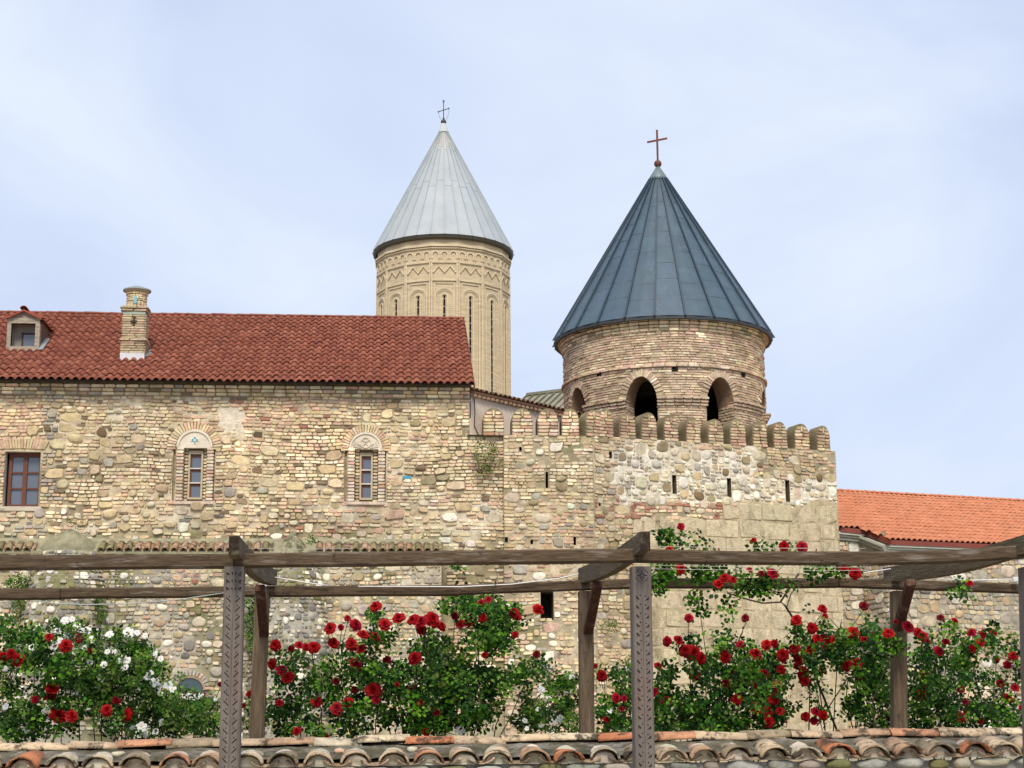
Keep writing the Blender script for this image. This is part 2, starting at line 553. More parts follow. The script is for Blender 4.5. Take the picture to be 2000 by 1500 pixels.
def sheet(mapf, u0, u1, v0, v1, step, colf, holes=(), allowed=None, bumpy=0.018, d0=0.0, warp=None):
    """The mortar bed a wall's pieces sit in: a fine uneven grid with rectangular holes cut clean."""
    us = set(np.round(np.arange(u0, u1 + 1e-6, (u1 - u0) / max(1, round((u1 - u0) / step))), 4))
    vs_ = set(np.round(np.arange(v0, v1 + 1e-6, (v1 - v0) / max(1, round((v1 - v0) / step))), 4))
    for (a, b, c, d) in holes:
        us |= {round(a, 4), round(b, 4)}
        vs_ |= {round(c, 4), round(d, 4)}
    us, vs_ = sorted(us), sorted(vs_)
    mb = MB()
    idx = {}
    def vid(i, j):
        if (i, j) not in idx:
            u, v = us[i], vs_[j]
            idx[(i, j)] = len(mb.v)
            dd = d0 + bumpy * (nz(u, v, 2.3, 5.1) + 0.6 * nz(u, v, 6.7, 1.7))
            mb.v.append(tuple(mapf(u, v, dd)))
            mb.c.append(colf(u, v))
        return idx[(i, j)]
    for i in range(len(us) - 1):
        for j in range(len(vs_) - 1):
            cu, cv = (us[i] + us[i + 1]) / 2, (vs_[j] + vs_[j + 1]) / 2
            if any(a < cu < b and c < cv < d for (a, b, c, d) in holes):
                continue
            if allowed and not allowed(cu, cv):
                continue
            mb.f.append((vid(i, j), vid(i + 1, j), vid(i + 1, j + 1), vid(i, j + 1)))
            mb.sm.append(True)
    return mb

def reveal(mb, fr, a, b, c, d, depth, col, back=None):
    P = [fr(a, c, 0.012), fr(b, c, 0.012), fr(b, d, 0.012), fr(a, d, 0.012), fr(a, c, -depth), fr(b, c, -depth), fr(b, d, -depth), fr(a, d, -depth)]
    mb.add(P, [(0, 1, 5, 4), (1, 2, 6, 5), (2, 3, 7, 6), (3, 0, 4, 7)], col)
    if back is not None:
        mb.add(P[4:], [(0, 1, 2, 3)], back)

def warp_std(u, v, a=0.035):
    return u + a * nz(u, v, 0.9, 3.3), v + 1.5 * a * nz(u, v, 0.7, 8.1) + 0.6 * a * nz(u, v, 2.3, 1.1)

def mixc(a, b, t):
    t = max(0.0, min(1.0, t))
    return tuple(x * (1 - t) + y * t for x, y in zip(a, b))

def voussoirs(mapf, cu, cv, r0, r1, n, a0, a1, rng, pal, depth=(0.02, 0.045), point=0.0):
    """Radial bricks round an arch; point > 0 lifts the crown into a pointed arch."""
    out = []
    for k in range(n):
        a = a0 + (a1 - a0) * (k + 0.5) / n
        hw = abs(a1 - a0) / n / 2
        def P(r, t):
            return (cu + r * cos(t), cv + r * sin(t) * (1 + point * max(0, sin(t)) ** 2))
        rr = r1 * rng.uniform(0.96, 1.03)
        q = [P(r0, a - hw * 0.78), P(rr, a - hw * 0.82), P(rr, a + hw * 0.82), P(r0, a + hw * 0.78)]
        m = (sum(p[0] for p in q) / 4, sum(p[1] for p in q) / 4)
        pts = []
        for i in range(4):
            x, y = q[i][0] - m[0], q[i][1] - m[1]
            pts.append((x, y))
        out.append(piece(mapf, m[0], m[1], pts, rng.uniform(*depth), pick(pal, rng), 'brick', rng))
    return out

# S-shaped clay roof tile: hump and pan, thick lower lip; origin at lower left, x across, y up the slope, z out of the roof
def tile_mesh(name, w, L, hump, tints, matl, lift=0.028, pan=0.36, seg=8):
    out = []
    for c in tints:
        mb = MB()
        top0, top1, low0 = [], [], []
        for k in range(seg + 1):
            x = w * 1.04 * k / seg
            if k <= 2:
                z = -0.010 * sin(pi * k / 2 / 1.0) if k == 1 else 0.0
            else:
                z = hump * sin(pi * (k - 2) / (seg - 2)) ** 0.8 if k < seg else 0.0
            top0.append(Vector((x, 0, z + lift)))
            top1.append(Vector((x, L * 1.12, z)))
            low0.append(Vector((x, 0.004, z + lift - 0.02)))
        n = seg + 1
        V = top0 + top1 + low0
        F = [(i, i + 1, n + i + 1, n + i) for i in range(seg)] + [(2 * n + i, 2 * n + i + 1, i + 1, i) for i in range(seg)]
        mb.add(V, F, c, True)
        me = mb.mesh(name)
        me.materials.append(matl)
        out.append(me)
    return out

def tile_roof(parent, name, meshes, origin, ux, uy, uz, ncol, nrow, w, L, rng, keep, n_own, nm='roof_tile'):
    """Rows of tiles on the plane origin + ux*x + uy*y; keep(x, y) says whether a tile lies there."""
    basis = Matrix((ux, uy, uz)).transposed().to_4x4()
    spots = []
    for r in range(nrow):
        for c in range(ncol):
            if keep((c + 0.5) * w, (r + 0.5) * L):
                p = origin + ux * (c * w) + uy * (r * L - (rng.uniform(.02, .05) if rng.random() < .02 else 0)) + uz * .014 * nz(c * w, r * L, .45, 3.0)
                spots.append((r, c, p))
    seen = [s for s in spots if in_frame(s[2])]
    seen.sort(key=lambda s: (s[2] - EYE).length)
    own = {(s[0], s[1]) for s in seen[:n_own]}
    rest = MB()
    for (r, c, p) in spots:
        me = rng.choice(meshes)
        mtx = Matrix.Translation(p + uz * rng.uniform(-0.004, 0.006) + ux * rng.uniform(-0.004, 0.004)) @ basis @ Matrix.Rotation(rng.uniform(-0.012, 0.012), 4, 'Z') @ Matrix.Rotation(rng.uniform(-0.01, 0.01), 4, 'X')
        if (r, c) in own:
            o = put(nm, me, None, parent)
            o.matrix_basis = mtx
        else:
            t = me.color_attributes['tint'].data[0].color[:3]
            rest.add([mtx @ v.co for v in me.vertices], [tuple(pl.vertices) for pl in me.polygons], tuple(t), True)
    if rest.v:
        rest.build(name, meshes[0].materials[0], parent, kind='stuff')
# ------------------------------------------------------------------ ground
gm = MB().add([(-400, -60, 0), (400, -60, 0), (400, 900, 0), (-400, 900, 0)], [(0, 1, 2, 3)])
o = gm.build('ground', M['bounce_ground'])
o['kind'] = 'structure'

# ------------------------------------------------------------------ monastery building: facade
R1 = random.Random(11)
YF = 40.0
FF = Frame((0, YF, 0), (1, 0, 0), (0, -1, 0))
bld = thing('monastery_building', 'long rubble and brick monastery building with dark red tiled roof, chimney and dormer', 'building', (-3.5, 42.5, 0))
def U(px, py=900): return FF.uv(px, py)[0]
def Vz(px, py): return FF.uv(px, py)[1]
def hole(fr, x0, y0, x1, y1):
    ym, xm = (y0 + y1) / 2, (x0 + x1) / 2
    return (fr.uv(x0, ym)[0], fr.uv(x1, ym)[0], fr.uv(xm, y1)[1], fr.uv(xm, y0)[1])
z_led = Vz(430, 1066)
z_cor = Vz(460, 776)
z_ext = Frame((0, 39.88, 0), (1, 0, 0), (0, -1, 0)).uv(1060, 850)[1]
u_l, u_corner, u_joint = -13.6, U(918, 800), U(984, 950)
WIN1 = hole(FF, 8, 882, 77, 989)
SA = dict(c=380, base=875, r=35, niche=hole(FF, 358, 875, 403, 979), frame=hole(FF, 366, 879, 395, 974))
SB = dict(c=714, base=877.5, r=32.5, niche=hole(FF, 693, 877, 738, 980), frame=hole(FF, 702, 883, 728, 975))
PUT = [hole(FF, 942, 853, 948, 859), hole(FF, 977, 897, 984, 909)]
SLOT = hole(FF, 1055, 1157, 1080, 1211)
GROOVE = []
for s_ in (SA, SB):
    cu_, cv_ = FF.uv(s_['c'], s_['base'])
    for sg_ in (-1, 1):
        q_ = (cu_ + s_['niche'][0 if sg_ < 0 else 1] - (s_['niche'][0] + s_['niche'][1]) / 2) + sg_ * .20
        GROOVE.append((q_ - .026, q_ + .026, cv_ - 1.28, cv_))
HOLES = [WIN1, SA['niche'], SB['niche']] + PUT + GROOVE
def arch_zone(u, v):
    for s in (SA, SB):
        cu, cv = FF.uv(s['c'], s['base'])
        R = s['r'] * 0.0125 * 1.50
        if v > cv and (u - cu) ** 2 + (v - cv) ** 2 < R * R:
            return True
        if cv - 1.32 < v <= cv and abs(u - cu) < s['r'] * 0.0125 + 0.075:
            return True
    cu, cv = FF.uv(43, 882)
    if cv <= v < cv + 0.30 and abs(u - cu) < 0.62:
        return True
    return False
def fac_ok(u, v):
    if u > u_joint or (u > u_corner and v > z_ext):
        return False
    if v < z_led - 0.05 and u < U(872, 1100):
        return False
    if any(a - 0.02 < u < b + 0.02 and c - 0.02 < v < d + 0.02 for (a, b, c, d) in HOLES):
        return False
    return not arch_zone(u, v)
def fac_sheet_ok(u, v):
    return not (u > u_joint or (u > u_corner and v > z_ext) or (v < z_led - 0.3 and u < U(860, 1100)))
ST = [(OLIVE, 1.6), (TAN, 4), (BROWN, 1.0), (BUFF, 5), (GREY, 0.7), (CREAM, 4), ((0.10, 0.075, 0.045), 0.4)]  # near-black tone stands in for shaded gaps of missing stones
ST2 = [(COBBLE, 4), (WHITE, 2), (TAN, 2), (BUFF, 2), (GREY, 1), (PINK, 0.8)]
BR = [(CREAM, 5), (BUFF, 3), (PINK, 1.3), (PALE, 3), ((0.22, 0.16, 0.10), 0.6)]  # darkest tone stands in for shaded gaps between bricks
BRP = [(PINK, 3), (CREAM, 3), (RED, 0.5), (BUFF, 2)]
BRG = [(GREY, 4), (COBBLE, 2), (SLATE, 0.7), (PINK, 1)]
def fac_zone(u, v):
    n = nz(u, v, 0.55, 2.0)
    x, y = proj(FF(u, v))
    z = dict(ps=0.42 + 1.0 * n, rows=(2, 2, 2, 3, 3), asp=(1.0, 2.0), stone=ST, brick=BR, fill=0.93 + 0.25 * nz(u, v, 0.9, 7.7), gap=0.015, depth=(0.004, 0.05), blen=(0.12, 0.30), round=0.12)
    if y < 800:
        z['ps'] = 0.06
        z['fill'] = 0.95
    elif y > 985:
        z.update(ps=0.45, rows=(2, 2, 3), stone=ST2, fill=0.65)
    if y > 1040:
        z.update(ps=0.6, rows=(1, 2, 2), fill=0.6)
    if 330 < x < 425 and 985 < y < 1040 or x < 75 and y > 990 or (78 < x < 105 and y < 985):
        z['brick'] = BRG
    if nz(u, v, 0.5, 12.0) > 0.22 or (x < 80 and 770 < y < 840) or (330 < x < 430 and 790 < y < 840):
        z['brick'] = BRP
        if y < 845:
            z['ps'] = 0.03
    if x > 875:
        z['ps'] = min(z['ps'], 0.15)
    return z
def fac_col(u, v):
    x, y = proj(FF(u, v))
    c = mixc((0.55, 0.455, 0.305), (0.27, 0.215, 0.135), 0.45 + 1.6 * nz(u, v, 0.9, 4.4) + 0.5 * nz(u, v, 3.0, 2.4))  # darker patches: joint dirt, and joint shadow put into the colour
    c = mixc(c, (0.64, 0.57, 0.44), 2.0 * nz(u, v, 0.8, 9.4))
    if ((x - 452) / 32) ** 2 + ((y - 818) / 36) ** 2 < 1:
        c = (0.68, 0.60, 0.47)
    if y > 1035 or (870 < y < 960 and 930 < x < 985 and nz(u, v, 2, 3) > 0):
        c = mixc(c, MOSS, 0.55 + 0.8 * nz(u, v, 1.4, 6))
    return c
def PLASTER_PATCH(u, v):
    x, y = proj(FF(u, v))
    k = 1 + 1.2 * nz(u, v, 3.1, 6.6)
    return ((x - 452) / 25) ** 2 + ((y - 815) / 24) ** 2 < k or ((x - 470) / 9) ** 2 + ((y - 842) / 20) ** 2 < k
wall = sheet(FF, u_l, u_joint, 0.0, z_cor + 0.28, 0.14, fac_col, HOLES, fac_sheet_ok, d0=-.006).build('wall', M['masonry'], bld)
pcs = lay(FF, u_l, u_joint, 2.0, z_cor, 0.086, R1, fac_zone, lambda u, v: fac_ok(u, v) and not PLASTER_PATCH(u, v), warp_std, dens=34)
# corbelled brick cornice under the eaves
for k in range(3):
    v = z_cor + 0.02 + k * 0.088
    u = u_l
    while u < u_corner - 0.05:
        L = min(R1.uniform(0.22, 0.34), u_corner - u)
        pcs.append(piece(FF, u + L / 2, v + 0.044, rect_out(L - 0.015, 0.07, R1), 0.05 + 0.045 * k, pick(BR if R1.random() < 0.8 else BRG, R1), 'brick', R1))
        u += L
core = MB().box(FF, u_l, u_corner, z_cor, at(460, 746, 39.52).z + .19, -0.3, 0.03, (0.30, 0.24, 0.15))
core.box(FF, u_corner - .02, u_joint + .06, 0, z_ext - .004, -.9, -.03, (0.45, 0.37, 0.24))
core.build('cornice_bed', M['masonry'], bld)
# brick arches round the windows
for s in (SA, SB):
    cu, cv = FF.uv(s['c'], s['base'])
    r = s['r'] * 0.0126
    pcs += voussoirs(FF, cu, cv, r * 1.03, r * 1.50, 25, -0.10, pi + 0.10, R1, [(PINK, 2), (BUFF, 4), (CREAM, 2)], (0.03, 0.055))
    nch = s['niche']
    v = cv - 1.30
    while v < cv - 0.05:
        for sg in (-1, 1):
            a, b = (nch[0] - 0.175, nch[0]) if sg < 0 else (nch[1], nch[1] + 0.175)
            pcs.append(piece(FF, (a + b) / 2, v + 0.04, rect_out(b - a - 0.004, 0.066, R1), R1.uniform(0.035, 0.055), pick([(PINK, 2), ((0.66, 0.53, 0.43), 4), (PALE, 2)], R1), 'brick', R1))
            # inner jamb bricks, set back
            a, b = (nch[0], s['frame'][0]) if sg < 0 else (s['frame'][1], nch[1])
            FI = Frame(FF(0, 0, -0.16), FF.U, FF.N)
            pcs.append(piece(FI, (a + b) / 2, v + 0.04, rect_out(b - a - 0.004, 0.062, R1), R1.uniform(0.02, 0.045), pick([(CREAM, 2), (GREY, 2), (BUFF, 2)], R1), 'brick', R1))
        v += 0.083
cu, cv = FF.uv(43, 879)
for k in range(17):     # flat fan arch over the wooden window
    a = (k - 8) * 0.055
    q = [(-0.028, -0.11), (0.028, -0.11), (0.034, 0.13), (-0.034, 0.13)]
    pts = [(x * cos(a) + y * sin(a), -x * sin(a) + y * cos(a)) for x, y in q]
    pcs.append(piece(FF, cu + (k - 8) * 0.069, cv + 0.15 - abs(k - 8) * 0.004, pts, R1.uniform(0.02, 0.04), pick([(BUFF, 4), (PINK, 2)], R1), 'brick', R1))
emit(pcs, wall, 200, 200)

rv = MB()
reveal(rv, FF, *WIN1, 0.30, (0.55, 0.52, 0.44))
for s in (SA, SB):
    reveal(rv, FF, *s['niche'], 0.20, (0.42, 0.34, 0.22), (0.32, 0.25, 0.16))
for h in GROOVE:
    reveal(rv, FF, *h, 0.06, (0.36, 0.29, 0.19), (0.33, 0.27, 0.18))
for h in PUT:
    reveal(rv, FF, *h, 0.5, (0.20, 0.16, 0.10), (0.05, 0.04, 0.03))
rv.build('window_reveal', M['masonry'], bld)

# wooden casement window, six panes
WOOD = (0.13, 0.042, 0.022)
a, b, c, d = WIN1
cw = MB()
D0, D1 = -0.26, -0.18
a += 0.06
for (x0, x1, y0, y1) in ((a, a + .075, c, d), (b - .06, b, c, d), (a, b, c, c + .07), (a, b, d - .10, d), ((a + b) / 2 - .05, (a + b) / 2 + .05, c, d)):
    cw.box(FF, x0, x1, y0, y1, D0, D1 + R1.uniform(0, .004), WOOD)
win = cw.build('window', M['paint'], bld, label='dark red wooden casement window with six panes')
y0_, y1_ = c + .07, d - .10
for k in range(3):
    ya, yb = y0_ + (y1_ - y0_) * k / 3, y0_ + (y1_ - y0_) * (k + 1) / 3
    for (xa, xb) in ((a + .075, (a + b) / 2 - .05), ((a + b) / 2 + .05, b - .06)):
        MB().box(FF, xa, xb, ya + .005, yb - .005, -0.245, -0.235).build('pane', M['glass'], win)
    if k:
        MB().box(FF, a + .07, b - .05, ya - .018, ya + .018, -0.235, -0.19, WOOD).build('glazing_bar', M['paint'], win)
MB().box(FF, WIN1[0] - .05, WIN1[1] + .08, WIN1[2] - .11, WIN1[2] - .005, -0.2, 0.035, (0.56, 0.49, 0.38)).build('window_sill', M['plaster'], win)
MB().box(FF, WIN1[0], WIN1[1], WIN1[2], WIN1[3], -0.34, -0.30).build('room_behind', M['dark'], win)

LIGHTWOOD = (0.46, 0.38, 0.26)
def slit_window(s, kind):
    a, b, c, d = s['frame']
    mb = MB()
    z0 = -0.20
    for (x0, x1, y0, y1) in ((a, a + .045, c, d), (b - .045, b, c, d), (a, b, c, c + .05), (a, b, d - .08, d)):
        mb.box(FF, x0, x1, y0, y1, z0, -0.115 + R1.uniform(0, .004), LIGHTWOOD)
    w = mb.build('window', M['paint'], bld)
    yy = [c + .05 + (d - .08 - c - .05) * k / 3 for k in range(4)]
    for k in range(3):
        MB().box(FF, a + .045, b - .045, yy[k] + .012, yy[k + 1] - .012, -0.195, -0.185).build('pane', M['glass'], w)
        MB().box(FF, a + .05, a + .085, yy[k] + .012, yy[k + 1] - .012, -0.183, -0.165, WOOD).build('inner_frame', M['paint'], w)
        MB().box(FF, a + .05, b - .05, yy[k + 1] - .07, yy[k + 1] - .02, -0.183, -0.167, WOOD).build('inner_frame', M['paint'], w)
        if k:
            MB().box(FF, a + .04, b - .04, yy[k] - .014, yy[k] + .014, -0.19, -0.12, (0.62, 0.57, 0.48)).build('glazing_bar', M['paint'], w)
    cu, cv = FF.uv(s['c'], s['base'])
    r = s['r'] * 0.0126
    n = 20
    P = [FF(cu + r * cos(pi * k / n), cv + r * sin(pi * k / n), dd) for dd in (-0.1, 0.015) for k in range(n + 1)]
    m = n + 1
    tm = MB().add(P, [tuple(range(m, 2 * m)), tuple(range(m))[::-1]] + [(k, k + 1, m + k + 1, m + k) for k in range(n)] + [(m - 1, 0, m, 2 * m - 1)], (0.68, 0.60, 0.48))
    t = tm.build('tympanum', M['plaster'], bld, label='pale plaster half-round panel with a turquoise cross' if kind == 'cross' else 'pale carved half-round panel with a cross in a ring')
    rim = [(cu + r * .93 * cos(pi * k / n), cv + .02 + r * .93 * sin(pi * k / n)) for k in range(n + 1)]
    MB().ribbon(FF, rim, r * .13, 0.01, 0.045, (0.68, 0.61, 0.49)).build('rim_moulding', M['plaster'], t)
    if kind == 'cross':
        q = .05
        cy = cv + r * .45
        x = MB()
        for (dx, dy) in ((0, 0), (1, 0), (-1, 0), (0, 1), (0, -1)):
            x.box(FF, cu + (dx - .5) * q * 1.35, cu + (dx + .5) * q * 1.35, cy + (dy - .5) * q * 1.35, cy + (dy + .5) * q * 1.35, 0.01, 0.028 + .002 * abs(dx) , (0.72, 0.70, 0.62))
        x.build('cross_backing', M['plaster'], t)
        x = MB()
        for (dx, dy) in ((1, 0), (-1, 0), (0, 1), (0, -1)):
            x.box(FF, cu + dx * q - .022, cu + dx * q + .022, cy + dy * q - .022, cy + dy * q + .022, 0.026, 0.040, (0.10, 0.33, 0.42))
        x.build('glazed_cross', M['paint'], t)
    else:
        cy = cv + r * .40
        x = MB()
        x.ribbon(FF, [(cu + .125 * cos(2 * pi * k / 20), cy + .125 * sin(2 * pi * k / 20)) for k in range(20)], .03, 0.01, 0.04, (0.62, 0.55, 0.44), closed=True)
        for k in range(4):
            aa = pi / 4 + k * pi / 2
            x.ribbon(FF, [(cu + .015 * cos(aa), cy + .015 * sin(aa)), (cu + .115 * cos(aa), cy + .115 * sin(aa))], .032, 0.01, 0.038, (0.62, 0.55, 0.44))
        for sg in (-1, 1):
            for k in range(4):
                aa = .15 + k * .24
                x.ribbon(FF, [(cu + sg * (.10 + .02 * k), cv + .035 + .02 * k), (cu + sg * (.14 + .17 * cos(aa)), cv + .04 + .20 * sin(aa))], .028, 0.01, 0.036, (0.62, 0.55, 0.44))
        x.build('carved_ornament', M['plaster'], t)
    a, b, c, d = s['niche']
    MB().box(FF, a - .19, b + .19, c - .075, c - .002, -0.19, 0.055, (0.55, 0.44, 0.34)).build('window_sill', M['masonry'], w)
slit_window(SA, 'cross')
slit_window(SB, 'carved')
a, b, c, d = hole(FF, 786, 930, 803, 936)
MB().box(FF, a, b, c, d, 0, 0.04, (0.06, 0.28, 0.36)).build('glazed_brick', M['paint'], bld, label='single turquoise glazed brick set in the wall')

# ------------------------------------------------------------------ monastery building: lower wall with tiled ledge and buttresses
YL = 39.45
FL = Frame((0, YL, 0), (1, 0, 0), (0, -1, 0))
u_r = FL.uv(862, 1150)[0]
zl = FL.uv(430, 1078)[1]
cut = FL.uv(870, 1200)[0]
LST = [(GREY, 4), (COBBLE, 3), (WHITE, 2.2), (SLATE, 1.6), (TAN, 2), (PINK, 0.7), (OLIVE, 1.5)]
def low_zone(u, v):
    x, y = proj(FL(u, v))
    z = dict(ps=0.75, rows=(1, 2, 2, 3), asp=(0.9, 1.7), stone=LST, brick=[(GREY, 3), (COBBLE, 3), (PINK, 1), (BUFF, 2), (OLIVE, 1)], fill=0.8, gap=0.016, depth=(0.005, 0.045), blen=(0.10, 0.24), round=0.65)
    if 325 < x < 430 and y < 1200:
        z.update(ps=0.3, brick=BRP, stone=[(PINK, 2), (RED, 1.2), (CREAM, 1), (GREY, 1)], fill=0.85)
    if x < 45:
        z.update(brick=BR, stone=ST2)
    if 45 < x < 250 or 430 < x < 640:
        z.update(stone=LST + [(SLATE, 3), (OLIVE, 2), (MOSS, 1.5), (WHITE, 1.5)], brick=[(GREY, 3), (SLATE, 2), (OLIVE, 1.5), (MOSS, 1), (COBBLE, 1.5)])
    if x > 640:
        z.update(stone=[(COBBLE, 4), (WHITE, 2), (BUFF, 3), (TAN, 2), (GREY, 2)])
    return z
def low_col(u, v):
    x, y = proj(FL(u, v))
    c = mixc((0.36, 0.33, 0.27), (0.46, 0.42, 0.33), 0.5 + 1.5 * nz(u, v, 0.8, 2.2))
    if x > 640:
        c = mixc(c, (0.50, 0.43, 0.29), 0.7)
    return mixc(c, MOSS, 0.1 + 1.3 * nz(u, v, 0.9, 15.0) + (0.35 if 425 < x < 640 or x < 250 else 0))
AW = FL.uv(371, 1348)      # small arched window low in the wall
def low_ok(u, v):
    return not (abs(u - AW[0]) < 0.42 and AW[1] - 0.3 < v < AW[1] + 0.46)
lwall = sheet(FL, u_l, u_r, 0.0, zl, 0.14, low_col, (), None).build('lower_wall', M['masonry'], bld)
pcs = lay(FL, u_l, u_r, 1.2, zl - 0.10, 0.095, R1, low_zone, low_ok, warp_std, dens=50)
for k in range(1):
    u = u_l
    while u < u_r - .05:
        L = min(R1.uniform(.2, .3), u_r - u)
        pcs.append(piece(FL, u + L / 2, zl - .05, rect_out(L - .015, .07, R1), .09, pick(BRG + [(WHITE, 3)], R1), 'brick', R1))
        u += L
pcs += voussoirs(FL, AW[0], AW[1], .34, .46, 15, 0.0, pi, R1, [(GREY, 3), (PINK, 1)], (0.03, 0.06))
emit(pcs, lwall, 70, 100)
# ledge slope the coping tiles lie on
led = MB()
P = [FL(u_l, zl, 0.13), FL(u_r, zl, 0.13), FF(u_r, z_led + .18, 0.02), FF(u_l, z_led + .18, 0.02), FL(u_l, zl - .06, 0.13), FL(u_r, zl - .06, 0.13), FL(u_l, zl - .06, -.02), FL(u_r, zl - .06, -.02)]
led.add(P, [(0, 1, 2, 3), (4, 5, 1, 0), (6, 7, 5, 4), (1, 5, 7, 2)], (0.30, 0.28, 0.18))
ledge = led.build('tiled_ledge', M['masonry'], bld)

def barrel_mesh(name, r, L, th, col, matl, taper=0.8, arch=1.0, a0=0.10, seg=10):
    mb = MB()
    V = []
    for (y, k) in ((0, 1.0), (L, taper)):
        for rr in (r, r - th):
            for i in range(seg + 1):
                a = a0 + (pi - 2 * a0) * i / seg
                V.append(Vector((-rr * k * cos(a), y, rr * k * arch * sin(a))))
    n = seg + 1
    F = [(i, i + 1, 2 * n + i + 1, 2 * n + i) for i in range(seg)] + [(n + i + 1, n + i, 3 * n + i, 3 * n + i + 1) for i in range(seg)]
    F += [(n + i, n + i + 1, i + 1, i) for i in range(seg)] + [(2 * n + i, 2 * n + i + 1, 3 * n + i + 1, 3 * n + i) for i in range(seg)]
    F += [(0, 2 * n, 3 * n, n), (seg, n + seg, 3 * n + seg, 2 * n + seg)]
    mb.add(V, F, col, True)
    me = mb.mesh(name)
    me.materials.append(matl)
    return me
CT = [barrel_mesh('coping_tile', .085, .42, .018, c, M['oldtile'], seg=8) for c in ((0.36, 0.22, 0.13), (0.30, 0.24, 0.13), (0.40, 0.27, 0.18), (0.22, 0.19, 0.10))]
tilt = atan2(z_led + .18 - zl, 0.66)
u = u_l
BUT = [(128, 58), (569, 42)]
while u < u_r:
    x = proj(FL(u, zl, .1))[0]
    if all(abs(x - bx) > bw for bx, bw in BUT):
        o = put('coping_tile', R1.choice(CT), None, ledge, loc=FL(u, zl + .012, .165))
        o.rotation_euler = (tilt + R1.uniform(-.03, .03), R1.uniform(-.05, .05), R1.uniform(-.05, .05))
        o = put('coping_tile', R1.choice(CT), None, ledge, loc=FL(u + .107, zl + .068, .15))
        o.rotation_euler = (-tilt, pi, 0)
    u += .214
# buttresses: rounded piers of pebble rubble with smooth caps
def buttress(px, prof, cap, lab, seed, pointed):
    rng = random.Random(seed)
    cx = FL.uv(px, 1150)[0]
    zs = [(FL.uv(px, y)[1], w) for y, w in prof]
    def tap(v):
        if v >= zs[0][0]:
            return zs[0][1]
        for (z1, r1), (z0, r0) in zip(zs, zs[1:]):
            if v >= z0:
                return r0 + (r1 - r0) * (v - z0) / (z1 - z0)
        return zs[-1][1]
    pol = Polar((cx, YL + 0.18, 0), 0.9, -pi / 2, tap)
    top = zs[0][0]
    hw = 0.9 * pi * 0.5
    def colf(u, v):
        return mixc(mixc((0.33, 0.31, 0.26), (0.42, 0.39, 0.31), .5 + 1.5 * nz(u, v, 2, seed)), MOSS, 0.35 + 1.4 * nz(u, v, 1.1, seed + 3))
    b = sheet(pol, -hw, hw, 0.0, top, .16, colf, bumpy=.03).build('buttress', M['masonry'], bld, label=lab)
    zn = lambda u, v: dict(ps=.7, rows=(1, 2, 2), asp=(.8, 1.6), stone=LST + [(SLATE, 4), (MOSS, 2), (OLIVE, 2)], brick=[(GREY, 3), (COBBLE, 1), (WHITE, 1.5), (OLIVE, 2), (SLATE, 3), (MOSS, 1.5)], fill=.75, gap=.02, depth=(.012, .05), blen=(.09, .2), round=.9)
    emit(lay(pol, -hw, hw, 1.6, top, .10, rng, zn, None, None, dens=30), b, 0, 25)
    n, rows = 20, 7
    rt = zs[0][1]
    ztop = FL.uv(px, cap)[1]
    V, F, C = [], [], []
    for j in range(rows + 1):
        t = j / rows
        rr = rt * ((1 - t) if pointed else cos(t * pi / 2) ** 0.8) + .03
        for i in range(n + 1):
            a = pi + pi * i / n
            V.append(Vector((cx + rr * cos(a), YL + .18 + rr * sin(a) * .8, top - .02 + (ztop - top) * t + .02 * nz(i * .4, j * .5, 1, seed))))
    F = [(j * (n + 1) + i, j * (n + 1) + i + 1, (j + 1) * (n + 1) + i + 1, (j + 1) * (n + 1) + i) for j in range(rows) for i in range(n)]
    MB().add(V, F, (0.30, 0.28, 0.18) if pointed else (0.27, 0.25, 0.16), True).build('cap', M['bed'] if pointed else M['masonry'], b)
buttress(128, [(1078, .66), (1150, .95), (1300, 1.15), (1480, 1.3)], 1030, 'mossy rounded buttress with a smooth domed cap', 3, False)
buttress(569, [(1085, .50), (1150, .80), (1300, .98), (1480, 1.1)], 1033, 'pebbly buttress with a pointed cap behind the carved post', 7, True)
# arched low window
n = 14
P = [FL(AW[0] + .33 * cos(pi * k / n), AW[1] + .30 * sin(pi * k / n), .012) for k in range(n + 1)] + [FL(AW[0] - .33, AW[1] - .06, .012), FL(AW[0] + .33, AW[1] - .06, .012)]
aw = MB().add(P, [tuple(range(len(P)))]).build('window', M['glass_dark'], bld, label='small half-round window low behind the white roses')
MB().ribbon(FL, [(AW[0] + .335 * cos(pi * k / n), AW[1] + .31 * sin(pi * k / n)) for k in range(n + 1)], .05, 0, .05, (0.34, 0.25, 0.15)).build('frame', M['masonry'], aw)
MB().box(FL, AW[0] - .36, AW[0] + .36, AW[1] - .12, AW[1] - .05, 0, .07, (0.16, 0.06, 0.05)).build('window_sill', M['paint'], aw)

